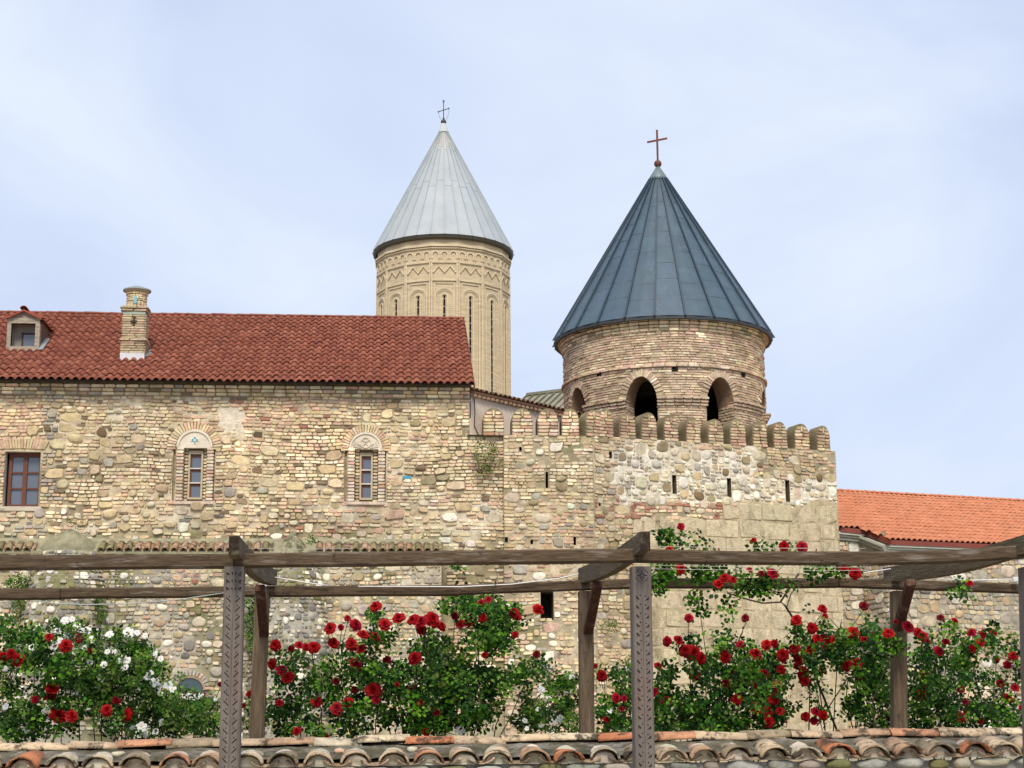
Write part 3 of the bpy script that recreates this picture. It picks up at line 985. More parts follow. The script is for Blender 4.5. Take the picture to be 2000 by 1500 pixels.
# ------------------------------------------------------------------ monastery building: roof
YE = 39.52
pe = at(460, 746, YE)
YR_ = 44.4
pr_ = at(460, 619, YR_)
pitch = atan2(pr_.z - pe.z, YR_ - YE)
ux, uy = Vector((1, 0, 0)), Vector((0, cos(pitch), sin(pitch)))
uz = Vector((0, -sin(pitch), cos(pitch)))
x_r = at(926, 748, YE).x
TW, TL = 0.192, 0.365
ncol = 83
slope = (pr_ - Vector((pr_.x, pe.y, pe.z))).length
nrow = int(round(slope / TL))
TL = slope / nrow
x_l = x_r - ncol * TW
roof_o = Vector((x_l, YE, pe.z))
def on_roof(x, Y, h=0.0):
    return Vector((x, Y, pe.z + (Y - YE) * tan(pitch))) + uz * h
ym = (YE + YR_) / 2
slab = MB()
for sgn in (1, -1):
    E = Vector((0, YE + .14 if sgn > 0 else 2 * YR_ - YE, pe.z - .02 + (.14 * tan(pitch) if sgn > 0 else 0)))
    Rg = Vector((0, YR_, pr_.z - .03))
    P = [Vector((x, q.y, q.z + dz)) for dz in (0, -.05) for q in (E, Rg) for x in (x_l, x_r)]
    slab.add(P, [(0, 1, 3, 2), (4, 6, 7, 5), (0, 4, 5, 1), (1, 5, 7, 3), (0, 2, 6, 4)], (0.035, 0.022, 0.018))
roof = slab.build('roof', M['paint'], bld)
REDT = [(0.250, 0.086, 0.054), (0.235, 0.079, 0.050), (0.270, 0.097, 0.062), (0.248, 0.086, 0.055), (0.230, 0.081, 0.054), (0.262, 0.090, 0.056), (0.210, 0.070, 0.047), (0.290, 0.108, 0.070)]
tm = tile_mesh('roof_tile', TW, TL, 0.058, REDT, M['tile'], lift=.042)
CH = dict(x=260, base=702)
DM = dict(x0=14, x1=78, base=686, top=612)
def roof_Y(px, py):
    d = ray(px, py)
    # plane through roof_o with normal uz
    t = (roof_o - EYE).dot(uz) / d.dot(uz)
    return EYE + d * t
dm_b = roof_Y(46, 686)
dm_x0, dm_x1 = at(14, 650, dm_b.y).x, at(78, 650, dm_b.y).x
ch_b = roof_Y(257, 703)
def keep(x, y):
    X, Y = x_l + x, YE + y * cos(pitch)
    return not (dm_x0 + .1 < X < dm_x1 - .1 and dm_b.y + .1 < Y < dm_b.y + 1.1)
tile_roof(roof, 'tile_field', tm, roof_o, ux, uy, uz, ncol, nrow, TW, TL, R1, keep, 300)
RT = [barrel_mesh('ridge_tile', .095, .40, .018, c, M['tile'], taper=.86, arch=.8) for c in REDT[:5]]
x = x_l
while x < x_r - .05:
    o = put('ridge_tile', R1.choice(RT), None, roof, loc=(min(x, x_r - .38) , YR_, pr_.z + .015 + R1.uniform(0, .01)))
    o.rotation_euler = (R1.uniform(-.02, .02), 0, -pi / 2)
    x += .345
MB().bar(Vector((x_l, YR_, pr_.z - .03)), Vector((x_r - .03, YR_, pr_.z - .03)), .15, .16, (0.20, 0.075, 0.05)).build('ridge_bed', M['tile'], roof)
# verge board along the right end of the roof
MB().bar(Vector((x_r + .01, YE, pe.z - .05)), Vector((x_r + .01, YR_, pr_.z - .05)), .03, .10, (0.22, 0.06, 0.04)).build('verge_board', M['paint'], roof)
gb_ = MB()
gb_.add([(x_r - .12, YF, 0), (x_r - .12, 2 * YR_ - YF, 0), (x_r - .12, 2 * YR_ - YF, pe.z), (x_r - .12, YR_, pr_.z - .15), (x_r - .12, YF, pe.z)], [(0, 1, 2, 3, 4)], (0.48, 0.42, 0.33))
gb_.build('gable_wall', M['masonry'], bld)
MB().add([(x_l + .15, YF, 0), (x_l + .15, 2 * YR_ - YF, 0), (x_l + .15, 2 * YR_ - YF, pe.z), (x_l + .15, YR_, pr_.z - .1), (x_l + .15, YF, pe.z + .1)], [(0, 1, 2, 3, 4)], (0.48, 0.42, 0.33)).build('gable_wall', M['masonry'], bld)

# chimney
cb = ch_b
FC = Frame((cb.x, cb.y, 0), (1, 0, 0), (0, -1, 0))
def cz(y): return FC.uv(260, y)[1]
hw = (FC.uv(282, 660)[0] - FC.uv(238, 660)[0]) / 2
cxu = (FC.uv(282, 660)[0] + FC.uv(238, 660)[0]) / 2
sh = MB().box(FC, cxu - hw + .02, cxu + hw - .02, cz(706) - .1, cz(602), -2 * hw + .02, -.02, (0.40, 0.31, 0.19))
chim = sh.build('chimney', M['masonry'], bld, label='square brick chimney with a round top and small metal dome')
cp = []
FCR = Frame(FC(cxu + hw, 0, 0), (0, 1, 0), (1, 0, 0))
FCL = Frame(FC(cxu - hw, 0, 0), (0, -1, 0), (-1, 0, 0))
def c_rows(z0, z1, grow, h=.062):
    n = max(1, int(round((z1 - z0) / h)))
    h = (z1 - z0) / n
    for k in range(n):
        v = z0 + (k + .5) * h
        off = R1.uniform(.3, .7)
        for (fr, a, b) in ((FC, cxu - hw, cxu + hw), (FCR, 0, 2 * hw), (FCL, -2 * hw, 0)):
            m_ = a + (b - a) * off
            for (p, q) in ((a - grow, m_), (m_, b + grow)):
                if z0 < cross_z[0] - 1 or fr is not FC or not (cross_z[0] < v < cross_z[1]):
                    cp.append(piece(fr, (p + q) / 2, v, rect_out(q - p - .012, h * .84, R1, .7), .012 + grow + R1.uniform(0, .012), pick([((0.50, 0.40, 0.265), 4), ((0.43, 0.33, 0.21), 3), ((0.50, 0.36, 0.25), 1.5)], R1), 'brick', R1, back=-.06))
                else:
                    inner = cxu
                    for (p2, q2) in ((p, min(q, inner - .05)), (max(p, inner + .05), q)):
                        if q2 - p2 > .05 and p2 >= p - 1e-6:
                            cp.append(piece(fr, (p2 + q2) / 2, v, rect_out(q2 - p2 - .012, h * .84, R1, .7), .012 + grow + R1.uniform(0, .012), pick([((0.50, 0.40, 0.265), 4), ((0.43, 0.33, 0.21), 3)], R1), 'brick', R1, back=-.06))
cross_z = (cz(638), cz(618))
c_rows(cz(690), cz(666), .012)
c_rows(cz(666), cz(661), .045)
c_rows(cz(661), cz(614), .0)
c_rows(cz(608), cz(603), .03)
c_rows(cz(603), cz(598), .055)
emit(cp, chim, 60, 0)
MB().box(FC, cxu - hw - .004, cxu + hw + .004, cz(614), cz(609), -2 * hw - .004, .018, (0.30, 0.36, 0.29)).build('glazed_band', M['paint'], chim)
MB().box(FC, cxu - hw - .02, cxu + hw + .02, cz(705) - .1, cz(690), -2 * hw, .05, (0.62, 0.62, 0.63)).build('base_render', M['plaster'], chim)
xm = MB()
xm.box(FC, cxu - .022, cxu + .022, cz(639), cz(617), -.02, .006, (0.06, 0.045, 0.03))
xm.box(FC, cxu - .085, cxu + .085, cz(629.5), cz(626), -.02, .0245, (0.06, 0.045, 0.03))
xm.build('cross_recess', M['masonry'], chim)
axis = FC(cxu + .01, 0, -hw)
dr = MB()
rd = hw * .86
pol = Polar((axis.x, axis.y, 0), rd, -pi / 2)
dr.lathe((axis.x, axis.y, 0), [(rd - .015, cz(600)), (rd - .015, cz(568)), (rd + .08, cz(565)), (rd + .09, cz(562)), (rd * .5, cz(561))], 28, (0.42, 0.34, 0.22))
drm = dr.build('round_top', M['masonry'], chim)
dp = []
for (ya, yb, n, up) in ((599, 586, 16, True), (585, 577, 2, False), (577, 568, 2, False)):
    if up:
        for k in range(18):
            uu = (k / 18 - .5) * 2 * pi * rd
            dp.append(piece(pol, uu, (cz(ya) + cz(yb)) / 2, rect_out(2 * pi * rd / 18 - .014, cz(yb) - cz(ya) - .01, R1, .2), .02, pick([(CREAM, 3), (BUFF, 2)], R1), 'brick', R1))
    else:
        for k in range(n):
            z0, z1 = cz(ya) + (cz(yb) - cz(ya)) * k / n, cz(ya) + (cz(yb) - cz(ya)) * (k + 1) / n
            for q in range(9):
                uu = ((q + .5 * (k % 2)) / 9 - .5) * 2 * pi * rd
                dp.append(piece(pol, uu, (z0 + z1) / 2, rect_out(2 * pi * rd / 9 - .012, z1 - z0 - .01, R1, .3), .02 + (.02 if ya == 577 and k == 1 else 0), pick([(CREAM, 3), (BUFF, 2)], R1), 'brick', R1))
emit(dp, drm, 30, 0)
F2 = Frame((axis.x, axis.y - rd, 0), (1, 0, 0), (0, -1, 0))
nn = 8
pts = [(.042 * cos(pi * k / nn), cz(580) + .05 * sin(pi * k / nn)) for k in range(nn + 1)] + [(-.042, cz(592)), (.042, cz(592))]
MB().add([F2(u, v, .035) for u, v in pts], [tuple(range(len(pts)))], (0.20, 0.42, 0.44)).build('glazed_niche', M['paint'], chim)
MB().lathe((axis.x, axis.y, 0), [(rd + .11, cz(564)), (rd + .115, cz(561.5)), (rd * .9, cz(557.5)), (rd * .5, cz(554.5)), (.03, cz(553)), (.0, cz(553))], 24, (0.24, 0.27, 0.27)).build('metal_dome', M['tin'], chim)
MB().bar(Vector((cb.x + hw + cxu + .02, cb.y + .1, 0)) + Vector((0.05, 0, on_roof(0, cb.y + .1, .05).z)), Vector((cb.x + hw + cxu + .07, cb.y + .55, on_roof(0, cb.y + .55, .07).z)), .16, .05, (0.20, 0.22, 0.22)).build('flashing', M['zinc'], chim)

# dormer
FD = Frame((0, dm_b.y, 0), (1, 0, 0), (0, -1, 0))
def du_(x): return FD.uv(x, 650)[0]
def dv_(y): return FD.uv(46, y)[1]
GW = (0.33, 0.28, 0.215)
dd = MB()
dd.box(FD, du_(14), du_(22), dv_(686), dv_(618), -.12, .03, GW)
dd.box(FD, du_(69), du_(78), dv_(686), dv_(618), -.12, .032, GW)
dd.box(FD, du_(14), du_(78), dv_(687), dv_(677), -.12, .05, GW)
dd.box(FD, du_(14), du_(78), dv_(632), dv_(622), -.12, .028, GW)
dd.add([FD(du_(14), dv_(624), .02), FD(du_(78), dv_(624), .02), FD(du_(76), dv_(618), .02), FD(du_(46), dv_(609), .02), FD(du_(16), dv_(618), .02)], [(0, 1, 2, 3, 4)], (0.30, 0.25, 0.19))
dorm = dd.build('dormer', M['woodx'], bld, label='small wooden dormer window with a tiled gable roof')
P0, P1 = FD(du_(77), dv_(686), 0), FD(du_(77), dv_(618), 0)
yb = YE + (P1.z - pe.z) / tan(pitch)
for X, nm in ((du_(77), 0), (du_(15), 1)):
    MB().add([(X, dm_b.y, P0.z), (X, dm_b.y, P1.z), (X, yb, P1.z), (X - .02, dm_b.y, P0.z), (X - .02, dm_b.y, P1.z), (X - .02, yb, P1.z)], [(0, 2, 1), (3, 4, 5), (0, 3, 5, 2)], (0.14, 0.085, 0.05)).build('cheek', M['woody'], dorm)
MB().bar(on_roof(du_(82), dm_b.y - .05, .07), on_roof(du_(82), dm_b.y + .75, .07), .12, .03, (0.30, 0.33, 0.34)).build('flashing', M['zinc'], dorm)
zr, zg = dv_(606), dv_(621)
yr = YE + (zr - pe.z) / tan(pitch)
for sg in (-1, 1):
    X = du_(46) + sg * (du_(82) - du_(46))
    pl = MB().add([(du_(46), dm_b.y - .12, zr), (X, dm_b.y - .12, zg - .02), (X, yb, zg - .02), (du_(46), yr, zr), (du_(46), dm_b.y - .12, zr - .05), (X, dm_b.y - .12, zg - .07)], [(0, 1, 2, 3) if sg > 0 else (3, 2, 1, 0), (0, 4, 5, 1)], (0.30, 0.075, 0.05)).build('gable_roof', M['tile'], dorm)
    for k in range(5):
        t = (k + .5) / 5
        o = put('roof_tile', R1.choice(RT), None, dorm, loc=Vector((du_(46) + (X - du_(46)) * 1.06, dm_b.y - .08 + t * (yb - dm_b.y) , zg - .03 + .02)))
        L = sqrt((X - du_(46)) ** 2 + (zr - zg) ** 2)
        o.scale = (.8, L / .40, .7)
        o.rotation_euler = (0, 0, pi / 2 * sg)
        o.rotation_euler = Matrix((Vector((0, sg * 1.0, 0)), Vector((du_(46) - X, 0, zr - zg)).normalized(), Vector((0, sg, 0)).cross(Vector((du_(46) - X, 0, zr - zg)).normalized()))).transposed().to_euler()
o = put('ridge_tile', RT[0], None, dorm, loc=(du_(46), dm_b.y - .16, zr + .01), scale=(1, 2.2, 1))
ins = MB()
a, b, c, d = du_(22), du_(69), dv_(677), dv_(632)
reveal(ins, FD, a, b, c, d, .35, (0.36, 0.31, 0.25), (0.30, 0.27, 0.23))
ins.build('opening_lining', M['paint'], dorm)
wm = MB()
a2, b2, c2, d2 = du_(38), du_(69), dv_(677), dv_(645)
for (x0, x1, y0, y1) in ((a2, a2 + .035, c2, d2), (a2, b2, d2 - .035, d2)):
    wm.box(FD, x0, x1, y0, y1, -.33, -.28, (0.05, 0.03, 0.025))
wn_ = wm.build('window_frame', M['paint'], dorm)
MB().box(FD, a2 + .03, b2, c2, d2 - .03, -.325, -.31).build('pane', M['glass'], wn_)
# ------------------------------------------------------------------ plastered side wing behind the battlements
R2 = random.Random(23)
ang = radians(45)
P0 = Vector((u_corner + .02, YF + .06, 0))
FW = Frame(P0, (cos(ang), sin(ang), 0), (sin(ang), -cos(ang), 0))
wing = thing('side_wing', 'pale pink plastered wing behind the pointed battlements under a thin tiled eave', 'building', (3.8, 42.5, 0))
zw = at(919, 764, YF).z
LW = 5.4
sheet(FW, 0, LW, 0, zw, .4, lambda u, v: mixc((0.68, 0.56, 0.46), (0.62, 0.52, 0.43), .5 + nz(u, v, .8, 2)), bumpy=.004).build('wall', M['plaster'], wing)
cr = MB()
cr.box(FW, -.05, LW, zw - .10, zw - .03, -.1, .07, (0.45, 0.36, 0.25))
crn = cr.build('cornice', M['masonry'], wing)
u = 0
while u < LW - .1:
    MB().box(FW, u, u + .11, zw - .135, zw - .06, .03, .10 + R2.uniform(0, .01), jit((0.34, 0.22, 0.14), R2)).build('dentil_brick', M['masonry'], crn)
    u += .17
rf = MB()
a, b = FW(-.12, zw, .12), FW(LW, zw, .12)
up = Vector((-sin(ang), cos(ang), 0)) * 3 + Vector((0, 0, .75))
P = [a, b, b + up, a + up]
dn = Vector((0, 0, -.05))
rf.add([*P, *[p + dn for p in P]], [(0, 1, 2, 3), (7, 6, 5, 4), (4, 5, 1, 0), (5, 6, 2, 1), (4, 0, 3, 7)], (0.17, 0.085, 0.055))
rff = rf.build('roof', M['tile'], wing)
u = -.1
WT = [barrel_mesh('eave_tile', .075, .5, .016, c, M['oldtile'], seg=6) for c in ((0.24, 0.13, 0.085), (0.28, 0.20, 0.13), (0.19, 0.10, 0.07))]
while u < LW - .05:
    o = put('eave_tile', R2.choice(WT), None, rff, loc=FW(u, zw + .01, .14))
    o.rotation_euler = (Matrix.Rotation(ang, 3, 'Z') @ Matrix.Rotation(atan2(.75, 3), 3, 'X')).to_euler()
    u += .18
wc = MB()
pts = [FW(.10, zw - .12, .02), FW(.13, zw - .5, .03), FW(.10, zw - .85, .03), FW(.3, zw - 1.12, .03), FW(.62, zw - 1.28, .03)]
wc.tube(pts, .012, 5, (0.04, 0.04, 0.045))
tag(wc.build('black_cable', M['cable']), 'thin black cable hanging down the pink plastered wall', 'cable')

# ------------------------------------------------------------------ battlemented bastion
YB = 39.88
FBL = Frame((0, YB, 0), (1, 0, 0), (0, -1, 0))
bas = thing('bastion_wall', 'battlemented rubble bastion wall with arrow slits below the bell tower', 'fortress wall', (7.5, 41, 0))
ub0, ub1 = FBL.uv(984, 950)[0], FBL.uv(1159, 950)[0]
TH = radians(17.0)
FBR = Frame(FBL(ub1, 0, 0), (cos(TH), sin(TH), 0), (sin(TH), -cos(TH), 0))
LB = FBR.uv(1636, 980)[0]
zb = FBL.uv(1060, 850)[1]
print('bastion top', zb, FBR.uv(1170, 850)[1], FBR.uv(1400, 868)[1], FBR.uv(1620, 884)[1], 'len', LB)
H1 = [hole(FBL, 1065.5, 922, 1070.5, 953), hole(FBL, 1014, 873, 1019, 880), hole(FBL, 983.9, 1049, 992, 1059), hole(FBL, 1036, 1054, 1041, 1062), hole(FBL, 1120, 1049, 1125, 1064), SLOT]
H1 = [(max(a, ub0 + .01), b, c, d) for (a, b, c, d) in H1]
H2 = [hole(FBR, 1189, 882, 1195, 894), hole(FBR, 1313, 928, 1321, 964), hole(FBR, 1420, 934, 1428, 970), hole(FBR, 1534, 938, 1542, 980), hole(FBR, 1169, 981, 1173, 988)]
def bl_zone(u, v):
    x, y = proj(FBL(u, v))
    z = dict(ps=.25 + .6 * nz(u, v, .6, 3.1), rows=(2, 2, 3), asp=(1, 2), stone=[(COBBLE, 3), (TAN, 3), (GREY, 2), (BUFF, 3), (OLIVE, 1), (WHITE, 1)], brick=[(CREAM, 5), (BUFF, 4), (PALE, 2), (PINK, 1)], fill=.92, gap=.012, depth=(.0, .045), blen=(.11, .28), round=.35)
    if y < 885:
        z.update(ps=.7, fill=.8)
    if y > 990:
        z['brick'] = [(CREAM, 4), (PINK, 3), (BUFF, 3), (GREY, 1)]
    if y > 1100:
        z.update(ps=.5, stone=ST2 + [(WHITE, 2)], fill=.6)
    return z
def bas_col(u, v):
    c = mixc((0.55, 0.46, 0.32), (0.34, 0.285, 0.19), .5 + 1.5 * nz(u, v, .6, 7))
    return mixc(c, (0.22, 0.20, 0.11), .1 + 1.5 * nz(u, v, .8, 21))
def in_holes(H, u, v, m=.015):
    return any(a - m < u < b + m and c - m < v < d + m for (a, b, c, d) in H)
bw1 = sheet(FBL, ub0, ub1, 0, zb, .14, bas_col, H1).build('wall', M['masonry'], bas, label='narrow front face of the bastion, thin bricks and patched mortar')
p1 = lay(FBL, ub0, ub1, 1.5, zb, .084, R2, bl_zone, lambda u, v: not in_holes(H1, u, v), warp_std, dens=28)
def is_ash(x, y):
    if x < 1238:
        return False
    lim = 984 if x > 1412 else 1014 + (1412 - x) * .03
    return y > lim + 8 * sin(x * .05)
def br_zone(u, v):
    x, y = proj(FBR(u, v))
    z = dict(ps=.3, rows=(2, 2, 3), asp=(1, 1.9), stone=[(COBBLE, 3), (TAN, 3), (GREY, 2), (BUFF, 3), (OLIVE, 1.2)], brick=[(CREAM, 4), (BUFF, 4), (PINK, 2.4), (PALE, 1)], fill=.92, gap=.012, depth=(.0, .045), blen=(.11, .28), round=.35)
    edge = 1192 + max(0, (y - 930)) * .35
    if x > edge and 876 + (x - 1190) * .02 < y < 982 + 6 * sin(x * .09) and not (x > 1480 and y < 935):
        z.update(ps=.97, rows=(2, 3, 3, 4), asp=(.85, 1.5), stone=[(COBBLE, 4), (WHITE, 3.5), (GREY, 2.2), (BUFF, 2), (TAN, 1), (OLIVE, 1.0), (BROWN, .25)], brick=[(COBBLE, 2), (WHITE, 3), (GREY, 1)], fill=.88, gap=.020, round=.7, blen=(.10, .22))
    elif x > edge and y < 935:
        z.update(ps=.12, fill=.9, brick=[(PINK, 4), (BUFF, 3), (CREAM, 3), (GREY, .7)])
    elif 960 < y < 1016 and x < 1412:
        z.update(ps=.1, fill=.9, brick=[(RED, 3), (PINK, 3), (CREAM, 2)])
    return z
def br_col(u, v):
    x, y = proj(FBR(u, v))
    if is_ash(x, y):
        return mixc((0.50, 0.41, 0.26), (0.42, 0.35, 0.22), .5 + nz(u, v, .9, 4))
    edge = 1192 + max(0, (y - 930)) * .35
    if x > edge and y < 985 and not (x > 1480 and y < 935):
        return mixc((0.68, 0.63, 0.51), (0.56, 0.49, 0.36), .35 + 1.4 * nz(u, v, .9, 4))
    return bas_col(u, v)
bw2 = sheet(FBR, 0, LB, 0, zb, .14, br_col, H2).build('wall', M['masonry'], bas, label='wide angled face of the bastion, cobbles in white mortar over large stone blocks')
p2 = lay(FBR, 0.03, LB, 1.5, zb, .084, R2, br_zone, lambda u, v: not in_holes(H2, u, v) and not is_ash(*proj(FBR(u, v))), warp_std, dens=160)
ash_z = lambda u, v: dict(ps=0, rows=(1,), asp=(1.0, 2.0), stone=[(ASH, 4)], brick=[(ASH, 4), (ASHD, 1.5), (BUFF, .7)], fill=1, gap=.018, depth=(.004, .024), blen=(.40, 1.0), round=0)
p3 = lay(FBR, 0.03, LB, 1.3, FBR.uv(1500, 984)[1] + .02, .46, R2, ash_z, lambda u, v: is_ash(*proj(FBR(u, v))), warp_std, dens=8)
for p in p3:
    p.kind = 'stone'
    p.col = jit(mixc(ASH, ASHD, R2.random()), R2, .05)
emit(p1, bw1, 50, 80)
emit(p2, bw2, 60, 150)
emit(p3, bw2, 0, 70, M['ashlar'], 'block_infill')
rv = MB()
for (H, fr) in ((H1, FBL), (H2, FBR)):
    for h in H:
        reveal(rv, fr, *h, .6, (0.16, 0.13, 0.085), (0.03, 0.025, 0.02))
rv.build('slit_reveal', M['masonry'], bas)
# wall thickness: top walk, right end and back
bt = MB()
e0, e1 = FBR(LB, 0, 0), FBR(LB, 0, -.9)
bt.add([e0, e1, e1 + Vector((0, 0, zb)), e0 + Vector((0, 0, zb))], [(0, 1, 2, 3)], (0.45, 0.38, 0.26))
Q = [FBL(ub0 - .9, zb, 0.0), FBL(ub1, zb, 0), FBR(LB, zb, 0), FBR(LB, zb, -.9), FBL(ub1, zb, -1.0), FBL(ub0 - .9, zb, -.9)]
bt.add(Q, [(0, 1, 4, 5), (1, 2, 3, 4)], (0.26, 0.24, 0.17))
bt.build('wall_walk', M['masonry'], bas)

def merlon(fr, u, v, w, h, dep, seed, dark=False):
    rng = random.Random(seed)
    n = 8
    hs = h * .52
    out = [(-w / 2, 0), (w / 2, 0), (w / 2, hs)]
    for k in range(1, n):
        t = k / n
        out.append((w / 2 * cos(t * pi / 2) ** .85, hs + (h - hs) * sin(t * pi / 2)))
    out.append((0, h))
    out += [(-x, y) for x, y in out[2:-1][::-1]]
    m = len(out)
    V = [fr(u + x, v + y, d) for d in (-.01, -dep) for x, y in out]
    cc = jit((0.235, 0.19, 0.115), rng)
    mb = MB().add(V, [tuple(range(m)), tuple(range(m, 2 * m))[::-1]] + [(i, m + i, m + (i + 1) % m, (i + 1) % m) for i in range(m)], cc)
    o = mb.build('merlon', M['masonry'], bas)
    pc = []
    rows = int(h / .078)
    hh = h / rows
    pal = [(CREAM, 3), (PINK, 3), (BUFF, 3), (PALE, 1.3), ((0.42, 0.24, 0.16), 1.2)]
    if dark:
        pal = [(PINK, 3), ((0.43, 0.28, 0.19), 3), (BUFF, 2.5), (CREAM, 1.5), ((0.36, 0.29, 0.18), 1.2)]
    for r in range(rows):
        y0, y1 = r * hh, (r + 1) * hh
        yy = max(y1 - .01, 0)
        wd = w if yy < hs else w * max(0.0, cos(math.asin(min(1, (yy - hs) / (h - hs))))) ** .85
        if wd < .12:
            continue
        s = rng.uniform(-.14, .14) * wd
        parts = ((-wd / 2, s), (s, wd / 2))
        if r >= rows - 3:
            parts = ((-wd / 2, -.03), (.03, wd / 2))
        for (a, b) in parts:
            if b - a > .05:
                pc.append(piece(fr, u + (a + b) / 2, v + (y0 + y1) / 2, rect_out(b - a - .014, hh * .82, rng), rng.uniform(.015, .04), pick(pal, rng), 'brick', rng))
    pc.append(piece(fr, u, v + h - .14, rect_out(.045, .17, rng, .3), .028, pick([(CREAM, 2), (BUFF, 1)], rng), 'brick', rng))
    fs = Frame(fr(u - w / 2, 0, 0), -fr.N, -fr.U)
    for r in range(0):
        s = dep * rng.uniform(.35, .65)
        for (a, b) in ((0, s), (s, dep)):
            q = piece(fs, (a + b) / 2, v + (r + .5) * hh, rect_out(b - a - .014, hh * .82, rng), rng.uniform(.008, .02), pick(pal, rng), 'side', rng)
            pc.append(q)
    emit(pc, o, 9, 0)
k = 0
for px in (964, 1020, 1070, 1114):
    u_, _ = FBL.uv(px, 840)
    merlon(FBL, u_, zb - .02, .52 if px < 1100 else .44, .70, .5, 100 + k)
    k += 1
for px in (1146, 1184, 1226, 1268, 1311, 1354, 1398, 1441, 1484, 1524, 1566, 1608):
    u_, _ = FBR.uv(px, 850)
    merlon(FBR, max(u_, .05), zb - .02, .425 + R2.uniform(-.03, .03), .70 + R2.uniform(-.06, .03), .48, 100 + k, True)
    k += 1

# ------------------------------------------------------------------ round bell tower with dark cone roof
R3 = random.Random(31)
YT = 44.0
tc = at(1296, 740, YT)
TR = 196 * (tc - EYE).length / FPX * .985
tower = thing('bell_tower', 'round brick bell tower with open pointed arches and dark blue-grey cone roof', 'tower', (tc.x, tc.y, 0))
to_cam = atan2(-tc.y, -tc.x)
POLT = Polar((tc.x, tc.y, 0), TR, to_cam)
front = YT - TR * .97
def tz(y): return at(1296, y, front).z
z_e = at(1296, 668, YT).z            # eaves rim height
z_b = tz(868)
z_sp, z_ap = tz(787), tz(734)        # springing and crown of the arches
AH = .160                            # half width of an arch, radians
step = pi / 4
ARC = [-.2175 + step * k for k in range(-3, 5)]      # centres of the arches; angles grow to the right as seen from the camera
def sill(a):
    """Lower edge of the wall at angle a: crown curve inside an arch, foot of the wall elsewhere."""
    for c in ARC:
        t = (a - c + pi) % (2 * pi) - pi
        if abs(t) < AH:
            q = abs(t) / AH
            return z_sp + (z_ap - z_sp) * (1 - q ** 1.9) ** .62, True
    return z_b, False
Ri = TR - .62
angs = []
for c in ARC:
    angs += [c - AH + AH * 2 * k / 16 for k in range(17)]
    angs += [c + AH + (step - 2 * AH) * k / 8 for k in range(1, 8)]
wl_ = MB()
BELFRY_SHADE = (0.035, 0.028, 0.022)  # belfry inside painted near-black in place of its shade
def pt(a, r, z): return Vector((tc.x + r * cos(to_cam + a), tc.y + r * sin(to_cam + a), z))
ztop = z_e + .02
for i in range(len(angs)):
    a, b = angs[i], angs[(i + 1) % len(angs)]
    if b < a:
        b += 2 * pi
    mid = (a + b) / 2
    inside = sill(mid)[1]
    eps = 1e-4
    za = sill(a + eps)[0] if inside else z_b
    zc = sill(b - eps)[0] if inside else z_b
    nv = 6
    for q in range(nv):
        t0, t1 = q / nv, (q + 1) / nv
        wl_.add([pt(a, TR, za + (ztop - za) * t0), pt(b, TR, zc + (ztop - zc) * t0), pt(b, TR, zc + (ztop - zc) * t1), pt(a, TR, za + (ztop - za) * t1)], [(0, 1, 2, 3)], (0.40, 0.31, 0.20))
    wl_.add([pt(a, Ri, za), pt(a, Ri, ztop), pt(b, Ri, ztop), pt(b, Ri, zc)], [(0, 1, 2, 3)], BELFRY_SHADE)
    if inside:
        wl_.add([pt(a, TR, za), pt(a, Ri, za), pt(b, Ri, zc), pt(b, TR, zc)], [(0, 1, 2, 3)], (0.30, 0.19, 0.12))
for c in ARC:
    for s in (-1, 1):
        a = c + s * AH
        P = [pt(a, TR, z_b), pt(a, Ri, z_b), pt(a, Ri, z_sp), pt(a, TR, z_sp)]
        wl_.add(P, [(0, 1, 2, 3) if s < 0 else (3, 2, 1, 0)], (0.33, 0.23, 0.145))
twall = wl_.build('drum_wall', M['masonry'], tower)
n = 40
MB().add([pt(2 * pi * k / n, TR - .01, z_b) for k in range(n)] , [tuple(range(n))], BELFRY_SHADE).build('belfry_floor', M['masonry'], tower)
MB().add([pt(2 * pi * k / n, Ri, z_ap + .25) for k in range(n)] , [tuple(range(n))[::-1]], BELFRY_SHADE).build('belfry_ceiling', M['masonry'], tower)
MB().lathe((tc.x, tc.y, 0), [(TR - .01, 0), (TR - .01, z_b)], 40, (0.40, 0.31, 0.20)).build('tower_shaft', M['masonry'], tower)
TBR = [(CREAM, 1.2), ((0.53, 0.365, 0.26), 3), ((0.53, 0.40, 0.26), 5), (PALE, .5), ((0.42, 0.295, 0.19), 1.3)]
HT = []      # putlog holes
def t_ok(u, v):
    a = u / TR
    for c in ARC:
        t = (a - c + pi) % (2 * pi) - pi
        if abs(t) < AH * 1.45 and v < z_ap + .22:
            q = min(1, abs(t) / (AH * 1.45))
            if v < z_sp + .0 or v < z_sp + (z_ap + .2 - z_sp) * (1 - q ** 1.9) ** .6:
                if v < z_sp and abs(t) > AH * 1.02:
                    continue
                return False
    for (hu, hv) in HT:
        if abs(u - hu) < .09 and abs(v - hv) < .08:
            return False
    return True
for px, py in ((1322, 721), (1173, 731), (1456, 732)):
    # point on the cylinder seen at that pixel
    best = min((abs(proj(POLT(a * TR, 9, 0))[0] - px), a) for a in np.linspace(-1.4, 1.4, 400))[1]
    d = ray(px, py)
    zz = EYE.z + d.z / d.y * (POLT(best * TR, 0, 0).y)
    HT.append((best * TR, zz))
zst = tz(714)
def t_zone(u, v):
    return dict(ps=0, rows=(1,), asp=(1, 1), stone=TBR, brick=TBR, fill=.97, gap=.015, depth=(.012, .036), blen=(.18, .36), round=0)
tp = lay(POLT, -pi * TR, pi * TR, z_b + .35, z_e - .05, .068, R3, t_zone, t_ok, lambda u, v: (u, v + .012 * nz(u, v, 1.1, 3)))
